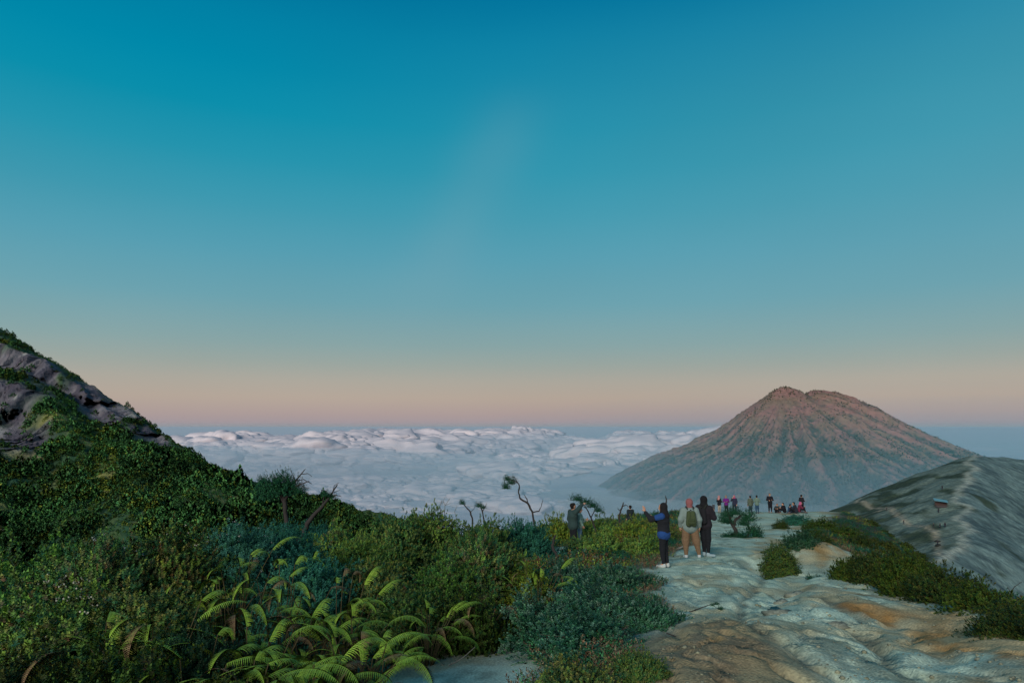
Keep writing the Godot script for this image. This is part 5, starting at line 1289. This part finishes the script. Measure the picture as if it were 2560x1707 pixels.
const END := "people at the far end of the trail"
const SIT := "people sitting at the far end of the trail"
const FAR_PEOPLE := [
	[19.28, -65.00, -60, 1, "hands", END, "person with pink head covering and pale trousers, leftmost standing at the trail's end", Color(0.300, 0.247, 0.203), Color(0.011, 0.011, 0.015), "scarf", Color(0.338, 0.165, 0.165)],
	[19.62, -64.00, 160, 0.98, "hands", END, "person in a bright purple jacket at the trail's end", Color(0.011, 0.011, 0.015), Color(0.112, 0.015, 0.143), "hat", Color(0.262, 0.188, 0.128)],
	[20.21, -63.50, 150, 1, "phone", END, "person in dark clothes with a bright pink head covering at the trail's end", Color(0.015, 0.015, 0.026), Color(0.022, 0.022, 0.045), "scarf", Color(0.300, 0.030, 0.135)],
	[21.33, -62.50, 10, 1, "still", END, "person in olive grey jacket, left of the pair at the trail's end", Color(0.022, 0.034, 0.053), Color(0.068, 0.083, 0.064), "hair", Color(0.009, 0.007, 0.007)],
	[21.74, -62.00, -10, 0.97, "hands", END, "person in grey green jacket and blue jeans, right of the pair at the trail's end", Color(0.022, 0.053, 0.098), Color(0.098, 0.143, 0.120), "hair", Color(0.009, 0.007, 0.007)],
	[23.64, -64.00, 170, 1.08, "hands", END, "tall person all in black standing alone at the trail's end", Color(0.011, 0.011, 0.015), Color(0.011, 0.011, 0.015), "hair", Color(0.009, 0.007, 0.007)],
	[24.50, -64.50, 150, 1, "sit", SIT, "dark person sitting just right of the tall figure in black", Color(0.011, 0.011, 0.015), Color(0.022, 0.030, 0.034), "hair", Color(0.009, 0.007, 0.007)],
	[24.95, -64.00, 100, 1, "sit", SIT, "person in black sitting at the left of the huddled group", Color(0.011, 0.011, 0.015), Color(0.011, 0.011, 0.015), "hair", Color(0.009, 0.007, 0.007)],
	[25.15, -63.50, -80, 0.95, "sit", SIT, "person in dark blue sitting in the middle of the huddled group", Color(0.022, 0.038, 0.068), Color(0.022, 0.045, 0.090), "hair", Color(0.009, 0.007, 0.007)],
	[26.07, -65.00, 180, 1, "sit", SIT, "person with a light blue head covering sitting in the huddled group", Color(0.011, 0.011, 0.015), Color(0.022, 0.038, 0.060), "scarf", Color(0.075, 0.188, 0.285)],
	[25.58, -63.00, 60, 1.1, "sit", SIT, "person in a dark hooded jacket sitting bent in the huddled group", Color(0.011, 0.011, 0.015), Color(0.015, 0.019, 0.030), "hair", Color(0.009, 0.007, 0.007)],
	[26.27, -64.00, -100, 1.05, "sit", SIT, "person with a pink head covering sitting in the huddled group", Color(0.011, 0.011, 0.015), Color(0.120, 0.022, 0.045), "scarf", Color(0.375, 0.075, 0.165)],
	[26.75, -64.50, -60, 1, "hands", SIT, "dark person standing at the right of the huddled group", Color(0.011, 0.011, 0.015), Color(0.015, 0.015, 0.019), "hair", Color(0.009, 0.007, 0.007)],
	[7.44, -44.00, 20, 1, "still", "", "dark person seen from the chest up over the skyline shrubs left of the blue jacket", Color(0.011, 0.011, 0.015), Color(0.015, 0.022, 0.026), "hair", Color(0.009, 0.007, 0.007)],
]

func small_things():
	# walkers on the far ridge, a few pixels each
	var far := [[142.6, -233.6, 20, "dark walker on the ridge path, left of a pair below the shelter"], [143.6, -232.5, -20, "dark walker on the ridge path, right of a pair below the shelter"], [141.2, -234.8, 60, "dark walker on the ridge slope beside the pair below the shelter"], [142.0, -254.0, 80, "lone dark walker on the thin path across the ridge's left face"], [150.2, -280.5, 70, "small walker high on the thin path across the ridge's left face"], [173.5, -280.9, 0, "walker on the ridge path above the shelter"], [154.5, -253.3, 10, "dark walker just below the shelter on the ridge"], [132.4, -218.7, 0, "dark walker low on the ridge path near the dark rocks"]]
	var pose := stand()
	for f in far:
		var y := ridge_height(f[0], f[1])
		dressed("person", f[3], "walkers on the far ridge", Vector3(f[0], y, f[1]), deg_to_rad(f[2]), 1.05, pose, {"skin": Color.BLACK, "trousers": Color(0.02, 0.02, 0.03), "jacket": Color(0.02, 0.022, 0.03), "hair": Color(0.012, 0.01, 0.01), "shoes": Color(0.05, 0.05, 0.06), "hem": -0.03}, 0.026, "still" + "hair")
	shelter()
	rocks()
	mast()

func shelter():
	var x := 157.6; var z := -256.7
	var o := base("shelter", Vector3(x, ridge_height(x, z) - 0.1, z), deg_to_rad(-24))
	o.scale = Vector3.ONE * 0.8
	tag(o, "small market shelter with a pale blue sheet roof on the ridge path", "shelter")
	var sheet := BoxMesh.new(); sheet.size = Vector3(5.6, 0.08, 3.2)
	var roof := mesh_node("roof", sheet, plain("blue sheet", Color(0.10, 0.23, 0.28), 0.6), o)
	roof.position = Vector3(0, 3.1, 0); roof.rotation = Vector3(deg_to_rad(14), 0, deg_to_rad(-9))
	var wood := plain("dark wood", Color(0.06, 0.045, 0.035))
	for q in [[-2.5, -1.3, 3.4], [2.5, -1.3, 2.6], [-2.5, 1.3, 3.2], [2.5, 1.3, 2.3]]:
		var c := CylinderMesh.new(); c.top_radius = 0.07; c.bottom_radius = 0.08; c.height = q[2]; c.radial_segments = 8
		mesh_node("post", c, wood, o).position = Vector3(q[0], q[2] * 0.5 - 0.1, q[1])
	var pan := BoxMesh.new(); pan.size = Vector3(4.6, 1.7, 0.06)
	mesh_node("back_panel", pan, plain("brown sheet", Color(0.05, 0.03, 0.03)), o).position = Vector3(0.1, 1.5, -1.2)
	var top := BoxMesh.new(); top.size = Vector3(4.2, 0.08, 0.9)
	mesh_node("counter", top, wood, o).position = Vector3(0, 1.0, 1.1)
	var skirt := BoxMesh.new(); skirt.size = Vector3(4.1, 0.9, 0.05)
	mesh_node("counter_front", skirt, plain("dark sheet", Color(0.05, 0.04, 0.045)), o).position = Vector3(0, 0.5, 1.45)

func rock_mesh(sd: int) -> ArrayMesh:
	var n := noise(sd, 0.9, 4)
	var S := shapes()
	var nu := 20; var nv := 12
	for j in nv + 1:
		for i in nu:
			var a := TAU * i / nu; var e := PI * j / nv - PI / 2
			var d := Vector3(cos(a) * cos(e), sin(e) * 0.7, sin(a) * cos(e))
			var k := 0.5 * (1.0 + 0.7 * n.get_noise_3dv(d * 1.2)); k = snappedf(k, 0.07) * 0.6 + k * 0.4
			S.v.append(d * k); S.n.append(d); S.c.append(Color(0.36, 0.38, 0.31) * (0.8 + 0.5 * n.get_noise_3dv(d * 3.0)))
	for j in nv:
		for i in nu:
			var a := j * nu + i; var b := j * nu + (i + 1) % nu
			S.i.append_array([a, b, a + nu, b, b + nu, a + nu])
	return built(S)

func rocks():
	var kinds := [rock_mesh(301), rock_mesh(302), rock_mesh(303)]
	var r := RandomNumberGenerator.new(); r.seed = 12
	var list := [[0.5, -7.9, 0.55, "pale rock at the right of the sandy hollow under the low bush"], [-0.1, -6.6, 0.4, "flat pale rock low in the sandy hollow at the bottom edge"], [5.3, -13.2, 0.42, "pale angular rock in the gully right of the trail's middle"], [4.6, -12.1, 0.34, "small pale rock in the middle of the trail"], [3.9, -10.4, 0.5, "pale slab in the trail beside the brown bank"], [4.35, -9.6, 0.3, "small slab in the trail below the pale slab"], [9.4, -19.5, 0.6, "brown rock among the bushes behind the rounded rock"], [22.1, -62.5, 0.7, "dark rock at the feet of the tall figure in black"], [132.4, -218.2, 2.6, "dark rocks low on the ridge path"], [134.6, -222.0, 2.0, "dark boulder beside the ridge path"]]
	for q in list:
		var far: bool = q[1] < -100
		var y: float = ridge_height(q[0], q[1]) if far else ground(q[0], q[1])
		var o := mesh_node("rock", kinds[r.randi() % 3], M.dark_rock if far else M.rock)
		o.position = Vector3(q[0], y - q[2] * 0.05, q[1]); o.rotation.y = r.randf() * TAU; o.scale = Vector3(q[2], q[2] * 0.45, q[2] * 0.8)
		tag(o, q[3], "rock")
	var spots := []
	while spots.size() < 1800:
		var d := 4.5 + 26.0 * pow(r.randf(), 1.5); var x := r.randf_range(-0.3, 0.8) * d
		if bare(x, -d) < 0.4 or n_b.get_noise_2d(x * 1.5, -d * 0.8 + 11) < r.randf_range(-0.1, 0.3): continue
		var s := 0.008 + 0.035 * pow(r.randf(), 5)
		spots.append(Transform3D(Basis(Vector3.UP, r.randf() * TAU).scaled(Vector3(s * 1.3, s, s)), Vector3(x, ground(x, -d) + s * 0.1, -d)))
	scatter("pebbles", kinds[0], M.rock, spots, [lin(0.6, 0.6, 0.6), lin(1.2, 1.15, 1.0)], "grit and small stones strewn over the sandy trail", "pebbles")

func mast():
	# a far radio mast on the hill's last slope
	var x := -54.0; var z := -184.0
	var o := base("mast", Vector3(x, -24.0, z))
	tag(o, "thin mast with short cross arms on the last slope of the left hill", "mast")
	var m := plain("dark metal", Color(0.05, 0.06, 0.07), 0.6)
	var c := CylinderMesh.new(); c.top_radius = 0.12; c.bottom_radius = 0.18; c.height = 7.0; c.radial_segments = 8
	mesh_node("pole", c, m, o).position = Vector3(0, 3.5, 0)
	for y in [4.6, 6.2]:
		var b := BoxMesh.new(); b.size = Vector3(1.8, 0.14, 0.14)
		mesh_node("cross_arm", b, m, o).position = Vector3(0, y, 0)
